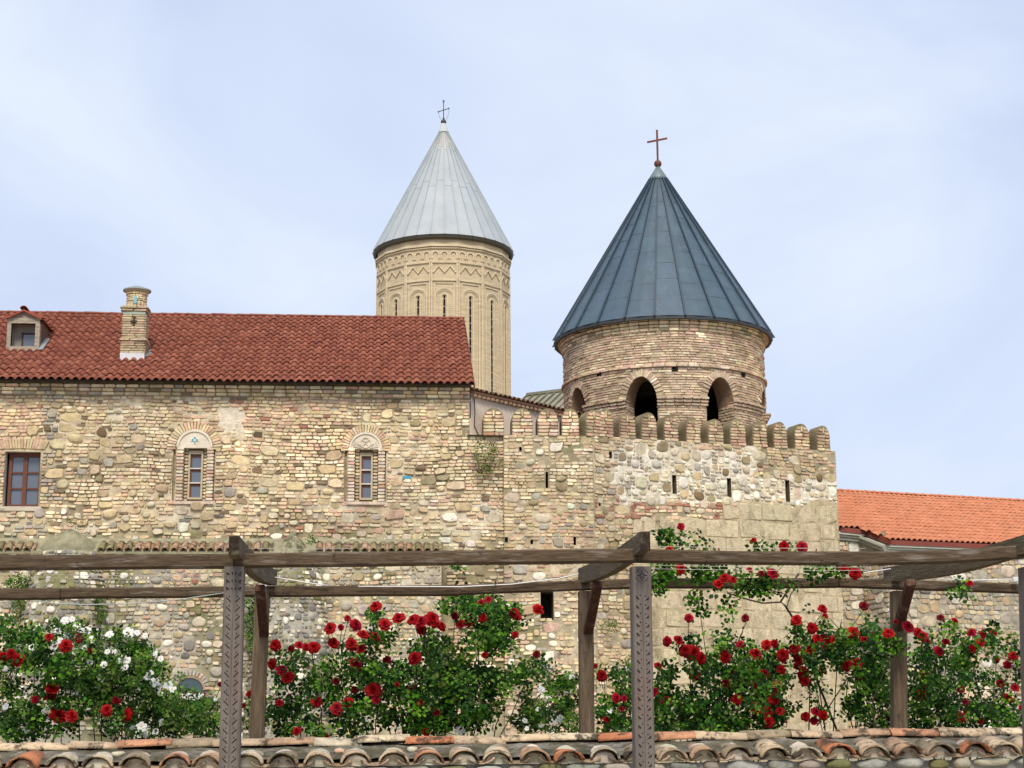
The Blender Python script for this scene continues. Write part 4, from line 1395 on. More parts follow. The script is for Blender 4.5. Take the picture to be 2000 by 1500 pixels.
for c in ARC:
    w = AH * TR
    pts_l, m_ = [], 11
    for s in (-1, 1):
        for k in range(m_):
            q = 1 - (k + .5) / m_
            def cur(q, g):
                return (w * q + 0, z_sp + (z_ap - z_sp) * (1 - q ** 1.9) ** .62)
            x0, y0 = cur(q, 0)
            x1, y1 = cur(max(q - .04, 0.001), 0)
            x2, y2 = cur(min(q + .04, .999), 0)
            t = Vector((x2 - x1, y2 - y1)).normalized()
            nn = Vector((-t.y, t.x))
            if nn.y < 0:
                nn = -nn
            L, T = .20, .052
            pp = [nn * -.0 - t * T / 2, nn * L - t * T * .62, nn * L + t * T * .62, nn * 0 + t * T / 2]
            cx_, cy_ = x0 + nn.x * L / 2, y0 + nn.y * L / 2
            pts = [(s * (p.x + x0 - cx_), p.y + y0 - cy_) for p in pp]
            if s < 0:
                pts = pts[::-1]
            tp.append(piece(POLT, c * TR + s * cx_, cy_, pts[::-1] if False else pts, R3.uniform(.02, .04), pick(TBR, R3), 'brick', R3))
# string courses and impost mouldings, brick by brick
def ring(z, h, proud, L, gaps, pal=TBR):
    u = -pi * TR
    while u < pi * TR:
        a = (u + L / 2) / TR
        inside = gaps and any(abs((a - c + pi) % (2 * pi) - pi) < AH * 1.0 + L / 2 / TR * .9 for c in ARC)
        if not inside:
            tp.append(piece(POLT, u + L / 2, z + h / 2, rect_out(L - .012, h * .86, R3), proud, pick(pal, R3), 'brick', R3))
        u += L
ring(zst - .05, .075, .085, .30, False)
for k in range(4):
    ring(z_e - .36 + k * .085, .078, (.06, .06, .12, .17)[k], .26, False, [(BUFF, 3), (OLIVE, 1.2), (CREAM, 2), (PINK, 1)])
for k in range(3):
    for c in ARC:
        u_a, u_b = (c + AH) * TR - .03, (c + step - AH) * TR + .03
        nb_ = 6
        for q in range(nb_):
            Lq = (u_b - u_a) / nb_
            tp.append(piece(POLT, u_a + (q + .5) * Lq, z_sp + .115 - .08 * k, rect_out(Lq - .010, .07, R3, .6), (.15, .105, .065)[k], pick(TBR, R3), 'brick', R3, back=-.25))
for c in ARC[1:6]:
    for s in (-1, 1):
        ja = to_cam + c + s * AH
        fj = Frame((tc.x + TR * cos(ja), tc.y + TR * sin(ja), 0), (-cos(ja), -sin(ja), 0), (s * sin(ja), -s * cos(ja), 0))
        tp += [q for q in lay(fj, .03, .6, z_b + .3, z_sp + .02, .076, R3, t_zone)]
emit(tp, twall, 300, 0)
for (hu, hv) in HT:
    MB().box(POLT, hu - .075, hu + .075, hv - .06, hv + .06, .002, .012).build('putlog_hole', M['dark'], tower)  # flat dark block, the shade of a hole put into its colour
# cone roof of lapped sheets between standing seams
RE = 212 * (tc - EYE).length / FPX
z_apx = at(1286, 327, YT).z
NP = 24
off = radians(-3.5)
def cone_pt(a, z, d=0.0, R=RE, zb_=z_e, zt_=z_apx, c=tc, ca=to_cam):
    r = R * (zt_ - z) / (zt_ - zb_) + d
    return Vector((c.x + r * cos(ca + a), c.y + r * sin(ca + a), z))
rb = MB().lathe((tc.x, tc.y, 0), [(0, z_e + .04), (RE - .08, z_e + .04), (.0, z_apx - .35)], 48, (0.05, 0.05, 0.05))
troof = rb.build('cone_roof', M['zinc'], tower)
z_cap = at(1288, 350, YT).z
for k in range(NP):
    a0, a1 = off + 2 * pi * k / NP, off + 2 * pi * (k + 1) / NP
    ns = 9
    zz = [z_e]
    stag = .5 if k % 2 else 0
    for q in range(1, ns):
        zz.append(z_e + (z_cap - z_e) * (q - stag * .55 + .25) / ns * (1 - .0))
    zz.append(z_cap)
    for q in range(ns):
        lo, hi = zz[q], zz[q + 1] + (.05 if q < ns - 1 else 0)
        dlo, dhi = .007, .002
        V = []
        for (z, d) in ((lo, dlo), (hi, dhi)):
            for t in (0, .5, 1):
                V.append(cone_pt(a0 + (a1 - a0) * t, z, d + R3.uniform(0, .007)))
        for t in (0, .5, 1):
            V.append(cone_pt(a0 + (a1 - a0) * t, lo, dlo - .012))
        put('roof_sheet', MB().add(V, [(0, 1, 4, 3), (1, 2, 5, 4), (6, 7, 1, 0), (7, 8, 2, 1)], jit((0.068, 0.104, 0.134), R3, .07)).mesh('roof_sheet'), M['zinc'], troof)
    sm_ = MB()
    P = []
    for z in (z_e - .01, z_cap):
        dw = .026
        r = RE * (z_apx - z) / (z_apx - z_e)
        da = min(dw / max(r, .05), .05)
        P += [cone_pt(a0 - da, z, .0), cone_pt(a0 - da, z, .075), cone_pt(a0 + da, z, .075), cone_pt(a0 + da, z, .0)]
    sm_.add(P, [(0, 1, 5, 4), (1, 2, 6, 5), (2, 3, 7, 6), (0, 3, 2, 1)], (0.036, 0.060, 0.085))
    put('standing_seam', sm_.mesh('standing_seam'), M['zinc'], troof)
fas = MB().lathe((tc.x, tc.y, 0), [(RE - .05, z_e - .10), (RE + .012, z_e - .09), (RE + .012, z_e + .0), (RE - .05, z_e + .02)], NP, (0.035, 0.04, 0.045), False, to_cam + off)
fas.lathe((tc.x, tc.y, 0), [(TR - .05, z_e - .03), (RE - .03, z_e - .09)], NP, (0.05, 0.045, 0.04), False, to_cam + off)
fas.build('eave_rim', M['paint'], troof)
rcap = RE * (z_apx - z_cap) / (z_apx - z_e)
MB().lathe((tc.x, tc.y, 0), [(rcap + .07, z_cap - .05), (rcap + .07, z_cap), (.05, z_apx + .02), (0, z_apx + .02)], 24, (0.16, 0.205, 0.215)).build('roof_cap', M['zinc'], troof)
zba = at(1286, 320, YT).z
ball = MB().lathe((tc.x, tc.y, zba), [(.11 * cos(t), .11 * sin(t)) for t in np.linspace(-pi / 2, pi / 2, 9)], 16, (0.13, 0.055, 0.035))
ball.build('finial_ball', M['rust'], tower)
zc0, zc1 = at(1285, 311, YT).z, at(1284, 254, YT).z
xa = radians(-11)
cr = MB()
cr.bar((tc.x, tc.y, zc0 - .05), (tc.x, tc.y, zc1), .05, .05, (0.16, 0.045, 0.03), (0, 1, 0))
zm = at(1284, 274, YT).z
dv = Vector((.29, .0, .066))
cr.bar(Vector((tc.x, tc.y, zm)) - dv, Vector((tc.x, tc.y, zm)) + dv, .046, .046, (0.16, 0.045, 0.03))
cr.build('cross', M['rust'], tower, label='plain rusty iron cross on top of the dark cone')

# ------------------------------------------------------------------ cathedral drum with pale cone roof
R4 = random.Random(41)
YC = 130.0
cc = at(865.5, 650, YC)
RC = 130.5 * (cc - EYE).length / FPX
cath = thing('cathedral', 'tall pale yellow cathedral drum with blind arches and pale grey metal cone roof', 'cathedral', (cc.x, cc.y, 0))
ca = atan2(-cc.y, -cc.x)
NF = 16
w_f = 2 * RC * sin(pi / NF)
ap = RC * cos(pi / NF)
YFR = YC - ap
def kz(y): return at(868, y, YFR).z
ce = at(865, 497, YC).z
DST = (0.54, 0.435, 0.285)
off4 = radians(1.0)
body = MB()
zlv = [0, 14, 22, kz(770), kz(700), kz(640), kz(600), kz(547), kz(512), ce + .1]
V = []
for z in zlv:
    for k in range(NF):
        a = ca + off4 + 2 * pi * (k + .5) / NF
        V.append((cc.x + RC * cos(a), cc.y + RC * sin(a), z))
body.add(V, [(i * NF + k, i * NF + (k + 1) % NF, (i + 1) * NF + (k + 1) % NF, (i + 1) * NF + k) for i in range(len(zlv) - 1) for k in range(NF)], DST)
dw = body.build('drum_wall', M['drum'], cath)
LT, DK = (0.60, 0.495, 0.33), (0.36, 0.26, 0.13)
for k in range(NF):
    a = ca + off4 + 2 * pi * k / NF
    N = Vector((cos(a), sin(a), 0))
    if N.dot(Vector((-cc.x, -cc.y, 0)).normalized()) < -.15:
        continue
    fr = Frame(Vector((cc.x, cc.y, 0)) + N * ap, Vector((-sin(a), cos(a), 0)), N)
    hw_ = w_f / 2
    fm = MB()       # frame of half columns and strings
    zl0 = kz(790)
    for s in (-1, 1):
        fm.ribbon(fr, [(s * (hw_ - .06), zl0), (s * (hw_ - .06), kz(512))], .12, -.02, .10, LT)
        fm.ribbon(fr, [(s * (hw_ - .30), zl0), (s * (hw_ - .30), kz(553))], .09, -.02, .07, LT)
    fm.ribbon(fr, [(-hw_, kz(512)), (hw_, kz(512))], .13, -.02, .115, LT)
    fm.ribbon(fr, [(-hw_, kz(547)), (hw_, kz(547))], .13, -.02, .112, LT)
    fm.ribbon(fr, [(-hw_ + .26, kz(553)), (hw_ - .26, kz(553))], .09, -.02, .072, LT)
    fm.ribbon(fr, [(-hw_ - .05, kz(480)), (hw_ + .05, kz(480))], .16, -.02, .20, LT)
    fm.ribbon(fr, [(-hw_ - .03, kz(484.5)), (hw_ + .03, kz(484.5))], .10, -.02, .12, DST)
    fm.build('panel_frame', M['drum'], dw)
    am = MB()       # blind arches
    for (rw, wd, dd_, ztp) in ((.74, .13, .10, 563), (.60, .07, .06, 566.5), (.25, .10, .08, 574)):
        zt = kz(ztp) - rw
        pts = [(-rw, zl0), (-rw, zt)] + [(rw * cos(t), zt + rw * sin(t)) for t in np.linspace(pi, 0, 13)[1:-1]] + [(rw, zt), (rw, zl0)]
        am.ribbon(fr, pts, wd, -.02, dd_, LT)
    am.build('blind_arch', M['drum'], dw)
    zm_ = MB()      # zigzag band; darker strip below it painted as its shadow
    n = 4
    zz0, zz1 = kz(532), kz(519)
    pts = [(-hw_ + .16 + (w_f - .32) * q / n, zz1 if q % 2 else zz0) for q in range(n + 1)]
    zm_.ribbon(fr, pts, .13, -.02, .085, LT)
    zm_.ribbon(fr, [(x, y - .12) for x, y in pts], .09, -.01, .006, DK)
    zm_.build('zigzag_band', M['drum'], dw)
    sa = MB()       # little arcade below the cornice
    for q in range(3):
        cx_ = -hw_ + (q + .5) * w_f / 3
        zt = kz(497)
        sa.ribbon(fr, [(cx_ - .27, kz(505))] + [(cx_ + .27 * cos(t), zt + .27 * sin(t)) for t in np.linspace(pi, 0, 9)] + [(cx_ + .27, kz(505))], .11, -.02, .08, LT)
        sa.ribbon(fr, [(cx_ + .17 * cos(t), zt + .17 * sin(t)) for t in np.linspace(pi, 0, 7)], .06, -.01, .006, DK)  # darker inner arc, shade under the arch put into the colour
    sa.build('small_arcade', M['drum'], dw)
    for ww, zt in ((.085, kz(577)),):
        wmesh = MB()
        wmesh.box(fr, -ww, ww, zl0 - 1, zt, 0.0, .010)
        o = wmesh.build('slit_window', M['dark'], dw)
        bars = MB()
        z = zt - .3
        while z > zl0:
            bars.box(fr, -ww + .01, ww - .01, z, z + .06, .008, .02, (0.33, 0.30, 0.32))
            z -= .62
        bars.build('window_bars', M['paint'], dw)
RCE = 138 * (cc - EYE).length / FPX
z_ca = at(864, 245, YC).z
ccap = at(864, 252, YC).z
NPC = 32
MBc = MB().lathe((cc.x, cc.y, 0), [(RC - .2, ce + .05), (RCE - .15, ce + .0), (.0, z_ca - 1.2)], 64, (0.2, 0.2, 0.2))
croof = MBc.build('cone_roof', M['tin'], cath)
for k in range(NPC):
    a0, a1 = off4 + 2 * pi * k / NPC, off4 + 2 * pi * (k + 1) / NPC
    brk = [ce, ce + (z_ca - ce) * (.43 + .05 * (k % 2)), ce + (z_ca - ce) * (.77 + .03 * (k % 3)), ccap]
    for q in range(3):
        lo, hi = brk[q], brk[q + 1] + (.06 if q < 2 else 0)
        V = [cone_pt(a, z, d, RCE, ce, z_ca, cc, ca) for (z, d) in ((lo, .03), (hi, .01)) for a in (a0, a1)]
        col = jit((0.37, 0.40, 0.415), R4, .025) if q < 2 else jit((0.42, 0.42, 0.39), R4, .04)
        put('roof_sheet', MB().add(V, [(0, 1, 3, 2)], col).mesh('roof_sheet'), M['tin'], croof)
    P = []
    for z in (ce - .02, ccap):
        r = RCE * (z_ca - z) / (z_ca - ce)
        da = min(.035 / max(r, .1), .04)
        P += [cone_pt(a0 + s * da, z, d, RCE, ce, z_ca, cc, ca) for s, d in ((-1, 0), (-1, .10), (1, .10), (1, 0))]
    put('standing_seam', MB().add(P, [(0, 1, 5, 4), (1, 2, 6, 5), (2, 3, 7, 6), (0, 3, 2, 1)], (0.34, 0.38, 0.39)).mesh('standing_seam'), M['tin'], croof)
er = MB().lathe((cc.x, cc.y, 0), [(RC - .1, ce + .1), (RC + .12, ce - .36), (RCE - .04, ce - .28), (RCE + .03, ce - .02)], NPC, (0.05, 0.043, 0.028), False, ca + off4)
er.build('eave_rim', M['paint'], croof)
MB().lathe((cc.x, cc.y, 0), [(.46, ccap - .35), (.20, z_ca + .15), (0, z_ca + .15)], 20, (0.45, 0.48, 0.47)).build('roof_cap', M['tin'], croof)
zk = at(864, 238, YC).z
MB().lathe((cc.x, cc.y, zk), [(.10, -.35), (.16, -.22), (.24, -.05), (.24, .05), (.14, .16), (.09, .22), (.09, .34), (0, .34)], 16, (0.07, 0.055, 0.045)).build('finial_ball', M['rust'], cath)
cx = MB()
ztp = at(863, 197, YC).z
DKM = (0.06, 0.06, 0.065)
cx.tube([(cc.x, cc.y, zk + .2), (cc.x, cc.y, ztp)], .035, 6, DKM)
zm = at(863, 215, YC).z
dv = Vector((.45, 0, .16))
cx.tube([Vector((cc.x, cc.y, zm)) - dv, Vector((cc.x, cc.y, zm)) + dv], .035, 6, DKM)
for q in (-1, 1):
    cx.tube([Vector((cc.x, cc.y, zm)) + dv * (q * .93), Vector((cc.x, cc.y, zm)) + dv * (q * 1.06)], .075, 6, DKM)
    cx.tube([Vector((cc.x, cc.y, zm)) + dv * q, Vector((cc.x + q * .38, cc.y, zm - .45)), Vector((cc.x + q * .24, cc.y, zk + .2))], .014, 4, DKM)
cx.tube([(cc.x, cc.y, ztp - .1), (cc.x, cc.y, ztp + .05)], .07, 6, DKM)
cx.build('cross', M['rust'], cath, label='thin iron cross with knobbed ends and guy chains')

# ------------------------------------------------------------------ grey metal roofed building between the towers
gA = at(1030, 773, 58)
gz = gA.z
gB = Vector((gA.x + 3.0, gA.y - 2.1, gz))
gd = (gB - gA).normalized()
gn = Vector((gd.y, -gd.x, 0)).normalized()
grey = thing('grey_roofed_building', 'low building with mossy grey ribbed roof between the cathedral and bell tower', 'building', (gA.x + 1, gA.y, 0))
sl = gn * 3.0 + Vector((0, 0, -1.9))
G = [gA, gB, gB + sl, gA + sl]
dn = Vector((0, 0, -.12))
gr = MB().add([*G, *[p + dn for p in G]], [(3, 2, 1, 0), (4, 5, 6, 7), (3, 7, 6, 2), (0, 4, 7, 3), (1, 2, 6, 5)], (0.25, 0.24, 0.17)).build('roof', M['tin'], grey)
L = (gB - gA).length
t = 0
while t < L:
    p = gA + gd * t + Vector((0, 0, .03))
    MB().bar(p, p + sl, .05, .06, (0.13, 0.12, 0.08)).build('roof_rib', M['tin'], gr)
    t += .30
MB().bar(gA + Vector((0, 0, .04)), gB + Vector((0, 0, .04)), .18, .10, (0.20, 0.19, 0.13)).build('ridge_cap', M['tin'], gr)
gw = MB()
b0, b1 = gA + gn * 2.6, gB + gn * 2.6
gw.add([Vector((b0.x, b0.y, 0)), Vector((b1.x, b1.y, 0)), Vector((b1.x, b1.y, gz - 1.7)), Vector((b0.x, b0.y, gz - 1.7))], [(0, 1, 2, 3)], (0.45, 0.38, 0.26))
b2 = gA - gn * 2.6
gw.add([Vector((b0.x, b0.y, 0)), Vector((b0.x, b0.y, gz - 1.75)), gA + Vector((0, 0, -.15)), Vector((b2.x, b2.y, gz - 1.75)), Vector((b2.x, b2.y, 0))], [(0, 1, 2, 3, 4)], (0.45, 0.38, 0.26))
gw.build('wall', M['masonry'], grey)

# ------------------------------------------------------------------ orange roofed house on the right
R5 = random.Random(53)
hd = Vector((cos(TH), sin(TH), 0))
hn = Vector((sin(TH), -cos(TH), 0))
hp = radians(24)
Pe = at(1740, 1054, 44)
huy = -hn * cos(hp) + Vector((0, 0, sin(hp)))
huz = (hn * sin(hp) + Vector((0, 0, cos(hp))))
house = thing('orange_roofed_house', 'stone house with bright orange tiled roof right of the bastion', 'house', (14, 47, 0))
EP = [on_plane(x, y, Pe, huz) for x, y in ((1600, 1027), (1642, 1029), (1690, 1034), (1740, 1054), (1950, 1067), (2480, 1078))]
rl = on_plane(1635, 961, Pe, huz)
rr = on_plane(2000, 980, Pe, huz)
print('house ridge y', (rl - Pe).dot(huy), (rr - Pe).dot(huy))
ry = ((rl - Pe).dot(huy) + (rr - Pe).dot(huy)) / 2
ex = [((p - Pe).dot(hd), (p - Pe).dot(huy)) for p in EP]
ex[4] = (ex[4][0], ex[3][1])
ex[5] = (ex[5][0], ex[3][1])
EP[4], EP[5] = Pe + hd * ex[4][0] + huy * ex[4][1], Pe + hd * ex[5][0] + huy * ex[5][1]
def eave_y(x):
    for (a, ya), (b, yb_) in zip(ex, ex[1:]):
        if x <= b:
            return ya + (yb_ - ya) * (x - a) / (b - a)
    return ex[-1][1]
x0h, x1h = ex[0][0], ex[-1][0]
OT = [(0.54, 0.215, 0.118), (0.51, 0.20, 0.11), (0.57, 0.235, 0.13), (0.52, 0.205, 0.112), (0.50, 0.205, 0.115), (0.55, 0.225, 0.125)]
HW, HL = .178, .335
om = tile_mesh('roof_tile', HW, HL, .05, OT, M['tile'], lift=.03)
ymin = min(y for _, y in ex)
hnr = int(round((ry - ymin) / HL))
HL2 = (ry - ymin) / hnr
Pl = [Pe + hd * x + huy * y - huz * .02 for x, y in ex]
top = [Pe + hd * x1h + huy * ry - huz * .02, Pe + hd * x0h + huy * ry - huz * .02]
hs = MB().add(Pl + top, [tuple(range(len(Pl) + 2))], (0.22, 0.08, 0.05))
bk = [p - hn * 4 - Vector((0, 0, 1.7)) for p in top]
hs.add([top[0], top[1], bk[1], bk[0]], [(0, 1, 2, 3)], (0.3, 0.1, 0.06))
hroof = hs.build('roof', M['tile'], house)
tile_roof(hroof, 'tile_field', om, Pe + hd * x0h + huy * ymin, hd, huy, huz, int((x1h - x0h) / HW), hnr, HW, HL2, R5, lambda x, y: y + ymin > eave_y(x0h + x) - HL2 * .35, 300)
hrt = [barrel_mesh('ridge_tile', .10, .42, .018, c, M['tile'], taper=.84, arch=.8) for c in OT[:3]]
x = x0h
while x < x1h:
    o = put('ridge_tile', R5.choice(hrt), None, hroof, loc=Pe + hd * x + huy * ry + Vector((0, 0, .02)))
    o.rotation_euler = (0, 0, TH - pi / 2)
    x += .30
for (p, q) in zip(EP[1:], EP[2:]):
    dd = (q - p).normalized()
    MB().bar(p - Vector((0, 0, .075)) - dd * .01, q - Vector((0, 0, .075)) + dd * .01, .035, .13, (0.20, 0.045, 0.03)).build('fascia', M['paint'], hroof)
HST = [(COBBLE, 3), (GREY, 2.5), (WHITE, 2), (TAN, 2), (SLATE, .8), (BUFF, 2)]
def h_zone(u, v):
    return dict(ps=.9, rows=(1, 2, 2, 3), asp=(.9, 1.7), stone=HST, brick=[(GREY, 3), (COBBLE, 3), (TAN, 2), (BUFF, 1), (PINK, .5)], fill=.9, gap=.018, depth=(.005, .045), blen=(.12, .3), round=.4)
first = True
for i in range(1, 5):
    p, q = EP[i] - hn * .22, EP[i + 1] - hn * .22
    dz = min(p.z, q.z)
    dh = Vector((q.x - p.x, q.y - p.y, 0))
    fr = Frame((p.x, p.y, 0), dh, (dh.y, -dh.x, 0))
    L = dh.length
    ztop = dz - .28
    w_ = sheet(fr, 0, L, 0, max(p.z, q.z) - .1, .18, lambda u, v: mixc((0.42, 0.37, 0.28), (0.34, 0.31, 0.24), .5 + 1.4 * nz(u, v, .9, i)), bumpy=.01).build('wall', M['masonry'], house)
    emit(lay(fr, 0, L, 1.3, ztop, .13, R5, h_zone, None, warp_std, dens=16), w_, 25, 65 if L > 1.5 else 18)
    cn = MB()
    for (dz0, pr, hh, colr) in ((.16, .20, .07, (0.50, 0.50, 0.42)), (.23, .14, .06, (0.44, 0.45, 0.37)), (.30, .08, .07, (0.50, 0.50, 0.43))):
        A, B = p + Vector((0, 0, -dz0)) + fr.N * pr / 2, q + Vector((0, 0, -dz0)) + fr.N * pr / 2
        e_ = fr.U * (.02 + pr * .25)
        cn.bar(A - e_ * .2, B + e_ * .2, pr + .02, hh - .004, colr)
    cn.build('cornice', M['plaster'], house)
# ------------------------------------------------------------------ tile-capped garden wall
R6 = random.Random(67)
gwall = thing('garden_wall', 'low stone garden wall capped with old weathered barrel tiles', 'wall', (1.5, 12.6, 0))
YLIP, YTOP, YRID = 12.12, 12.50, 12.86
def lin(px, yl, yr): return yl + (yr - yl) * px / 2000
def lip_z(X, Y=YLIP):
    px = proj((X, Y, 1.4))[0]
    return at(px, lin(px, 1504, 1474), Y).z           # foot of the cover tiles at the front
def top_z(X):
    px = proj((X, YTOP, 1.5))[0]
    return at(px, lin(px, 1466, 1436), YTOP).z - .085
def rid_z(X):
    px = proj((X, YRID, 1.5))[0]
    return at(px, lin(px, 1463, 1433), YRID).z
XL, XR = at(-420, 1480, 12.5).x, at(2420, 1480, 12.5).x
bed = MB()
nx, ny = 200, 12
for j in range(ny + 1):
    t = j / ny
    for i in range(nx + 1):
        X = XL + (XR - XL) * i / nx
        Y = YLIP + .10 + (YRID + .12 - YLIP - .10) * t
        z = lip_z(X) + .042 + (rid_z(X) - .008 - lip_z(X) - .042) * min(1, t * 1.2) ** .75
        z += .018 * nz(X * 4, Y * 4, 1, 3) + .012 * nz(X * 11, Y * 11, 1, 9)
        bed.v.append((X, Y, z))
        bed.c.append(mixc((0.27, 0.245, 0.20), (0.11, 0.095, 0.055), .5 + 1.2 * nz(X, Y, 3, 7)))
for j in range(ny):
    for i in range(nx):
        a = j * (nx + 1) + i
        bed.f.append((a, a + 1, a + nx + 2, a + nx + 1))
        bed.sm.append(True)
bedo = bed.build('mortar_bed', M['bed'], gwall)
FG = Frame((0, YLIP + .10, 0), (1, 0, 0), (0, -1, 0))
zlo = min(lip_z(XL), lip_z(XR))
gs = sheet(FG, XL, XR, 0, zlo + .02, .12, lambda u, v: (0.33, 0.32, 0.29)).build('wall', M['masonry'], gwall)
MB().box(FG, XL, XR, 0, zlo - .02, -.75, -.02, (0.33, 0.32, 0.29)).build('wall_core', M['masonry'], gwall)
gp = []
X = XL
while X < XR:        # flat stones just under the tile ends
    L = R6.uniform(.16, .34)
    h = R6.uniform(.07, .10)
    gp.append(piece(FG, X + L / 2, lip_z(X + L / 2) - .055 + R6.uniform(-.008, .01), round_out(L - .02, h, R6, 11, 3.2), R6.uniform(.05, .09), pick([(GREY, 3), (COBBLE, 2), ((0.36, 0.36, 0.31), 3), (MOSS, .5)], R6), 'stone', R6, dome=True))
    X += L
g_zone = lambda u, v: dict(ps=.8, rows=(1, 2), asp=(1.1, 2.2), stone=[(GREY, 3), (COBBLE, 2), (SLATE, 1)], brick=[(GREY, 3), (COBBLE, 1)], fill=.8, gap=.02, depth=(.02, .04), blen=(.15, .3), round=.8)
gp += lay(FG, XL, XR, .75, zlo - .10, .085, R6, g_zone, None, None)
emit(gp, gs, 0, 80)
OLD = [(0.50, 0.19, 0.09), (0.58, 0.44, 0.28), (0.50, 0.37, 0.24), (0.32, 0.25, 0.16), (0.62, 0.50, 0.34), (0.50, 0.25, 0.14), (0.45, 0.29, 0.18), (0.50, 0.43, 0.31)]
CV = [barrel_mesh('cover_tile', .113, .42, .016, c, M['oldtile'], taper=.80, arch=.76, a0=.10, seg=12) for c in OLD]
PN = [barrel_mesh('pan_tile', .105, .42, .016, c, M['oldtile'], taper=.85, arch=.5, a0=.15, seg=10) for c in ((0.36, 0.24, 0.15), (0.52, 0.37, 0.25), (0.34, 0.25, 0.16))]
XS = [-32, 41, 117, 188, 263, 341, 403, 483, 551, 622, 695, 769, 838, 908, 972, 1046, 1113, 1183, 1250, 1316, 1378, 1444, 1514, 1578, 1645, 1711, 1777, 1840, 1909, 1969, 2036]
XS = [-392, -320, -248, -176, -104] + XS + [2103, 2170, 2237, 2304, 2371]
COLS = [1, 5, 3, 2, 6] + [3, 0, 7, 4, 3, 5, 6, 4, 3, 1, 2, 1, 5, 2, 1, 6, 0, 7, 3, 2, 6, 3, 1, 7, 0, 2, 6, 3, 0, 1, 2] + [5, 1, 3, 4, 6]
for i, px in enumerate(XS):
    y = lin(px, 1500, 1470)
    X = at(px, y, YLIP).x
    zf, zt = lip_z(X), top_z(X)
    tl = atan2(zt - zf, YTOP - YLIP)
    o = put('cover_tile', CV[COLS[i]], None, gwall, loc=(X, YLIP + R6.uniform(-.03, .03), zf + R6.uniform(-.006, .012)))
    o.rotation_euler = (tl + R6.uniform(-.05, .05), R6.uniform(-.07, .07), R6.uniform(-.09, .09))
    nn = 10
    pg = [Vector((X + .088 * cos(pi * q / nn), YLIP + .045 + R6.uniform(0, .02), zf - .012 + .080 * sin(pi * q / nn) * R6.uniform(.9, 1.02))) for q in range(nn + 1)]
    pb = [p + Vector((0, .2, .05)) for p in pg]
    MB().add(pg + pb, [tuple(range(nn + 1))[::-1]] + [(q, q + 1, nn + 2 + q, nn + 1 + q) for q in range(nn)], jit((0.50, 0.45, 0.35), R6, .15)).build('mortar_plug', M['masonry'], gwall)
    if i < len(XS) - 1:
        X2 = (X + at(XS[i + 1], y, YLIP).x) / 2
        o = put('pan_tile', R6.choice(PN), None, gwall, loc=(X2, YLIP + .015, lip_z(X2) + .04))
        o.rotation_euler = (-tl * .9, pi + R6.uniform(-.06, .06), R6.uniform(-.04, .04))
RG = [barrel_mesh('ridge_tile', .112, .40, .016, c, M['oldtile'], taper=.88, arch=.62, a0=.05, seg=10) for c in OLD]
px = -420
seq = [1, 1, 3, 4, 1, 1, 2, 5, 3, 2, 6, 7, 4, 0, 2, 1, 4, 0, 5, 1, 3, 2, 6, 5, 2, 4, 1, 3]
i = 0
while px < 2410:
    X = at(px, lin(px, 1452, 1426), YRID).x
    o = put('ridge_tile', RG[seq[i % len(seq)]], None, gwall, loc=(X, YRID + R6.uniform(-.015, .015), rid_z(X) - .012 + R6.uniform(-.006, .006)))
    o.rotation_euler = (.012 + R6.uniform(-.045, .05), R6.uniform(-.10, .10), -pi / 2 + R6.uniform(-.06, .06))
    px += R6.uniform(90, 99)
    i += 1
for px, py in ((230, 1476), (663, 1470), (805, 1467), (1040, 1462), (1290, 1470)):
    p = at(px, py, 12.45)
    rng = random.Random(px)
    q = piece(Frame((p.x, p.y, 0), (1, 0, 0), (0, -1, 0)), 0, p.z + .01, round_out(.09, .05, rng, 8), .06, pick([(COBBLE, 1), (PINK, 1), (WHITE, 1)], rng), 'stone', rng, dome=True, back=-.08)
    MB().add(q.verts, q.faces, q.col, True).build('stone_chip', M['masonry'], gwall)

# ------------------------------------------------------------------ pergola
R7 = random.Random(71)
perg = thing('pergola', 'weathered wooden rose pergola with two carved front posts above the garden wall', 'pergola', (1.2, 12.2, 0))
YP, YQ = 11.0, 13.30
BR_C, GRY = (0.082, 0.055, 0.032), (0.150, 0.127, 0.110)
def beam(pts, Y, h, w, name, matl, col):
    mb = MB()
    P = [at(x, y, Y) for x, y in pts]
    n = 8
    V, F = [], []
    full = []
    for a, b in zip(P, P[1:]):
        for k in range(n):
            full.append(a + (b - a) * k / n)
    full.append(P[-1])
    bev = .012
    for i, p in enumerate(full):
        hh = h / 2 * (1 + .05 * nz(p.x * 1.7, Y, 1, 4)) 
        dz = .006 * nz(p.x * 1.3, Y, 1, 8)
        sec = [(-w / 2 + bev, -hh), (w / 2 - bev, -hh), (w / 2, -hh + bev), (w / 2, hh - bev), (w / 2 - bev, hh), (-w / 2 + bev, hh), (-w / 2, hh - bev), (-w / 2, -hh + bev)]
        V += [Vector((p.x, p.y + a, p.z + b + dz)) for a, b in sec]
    m = len(full)
    F = [(i * 8 + k, i * 8 + (k + 1) % 8, (i + 1) * 8 + (k + 1) % 8, (i + 1) * 8 + k) for i in range(m - 1) for k in range(8)] + [tuple(range(8))[::-1], tuple((m - 1) * 8 + k for k in range(8))]
    mb.add(V, F, col)
    return mb.build(name, matl, perg)
beam([(-420, 1103), (457.5, 1096.5)], YP, .094, .10, 'front_beam', M['woodx'], BR_C)
beam([(459, 1096), (840, 1090), (1241, 1086)], YP, .092, .10, 'front_beam', M['woodx'], (0.09, 0.060, 0.035))
beam([(1242.5, 1086), (1450, 1090), (1700, 1091), (1850, 1088), (2080, 1074), (2420, 1070)], YP, .088, .10, 'front_beam', M['woodx'], BR_C)
beam([(-420, 1164), (119, 1159.5)], YQ, .088, .09, 'rear_beam', M['woodx'], BR_C)
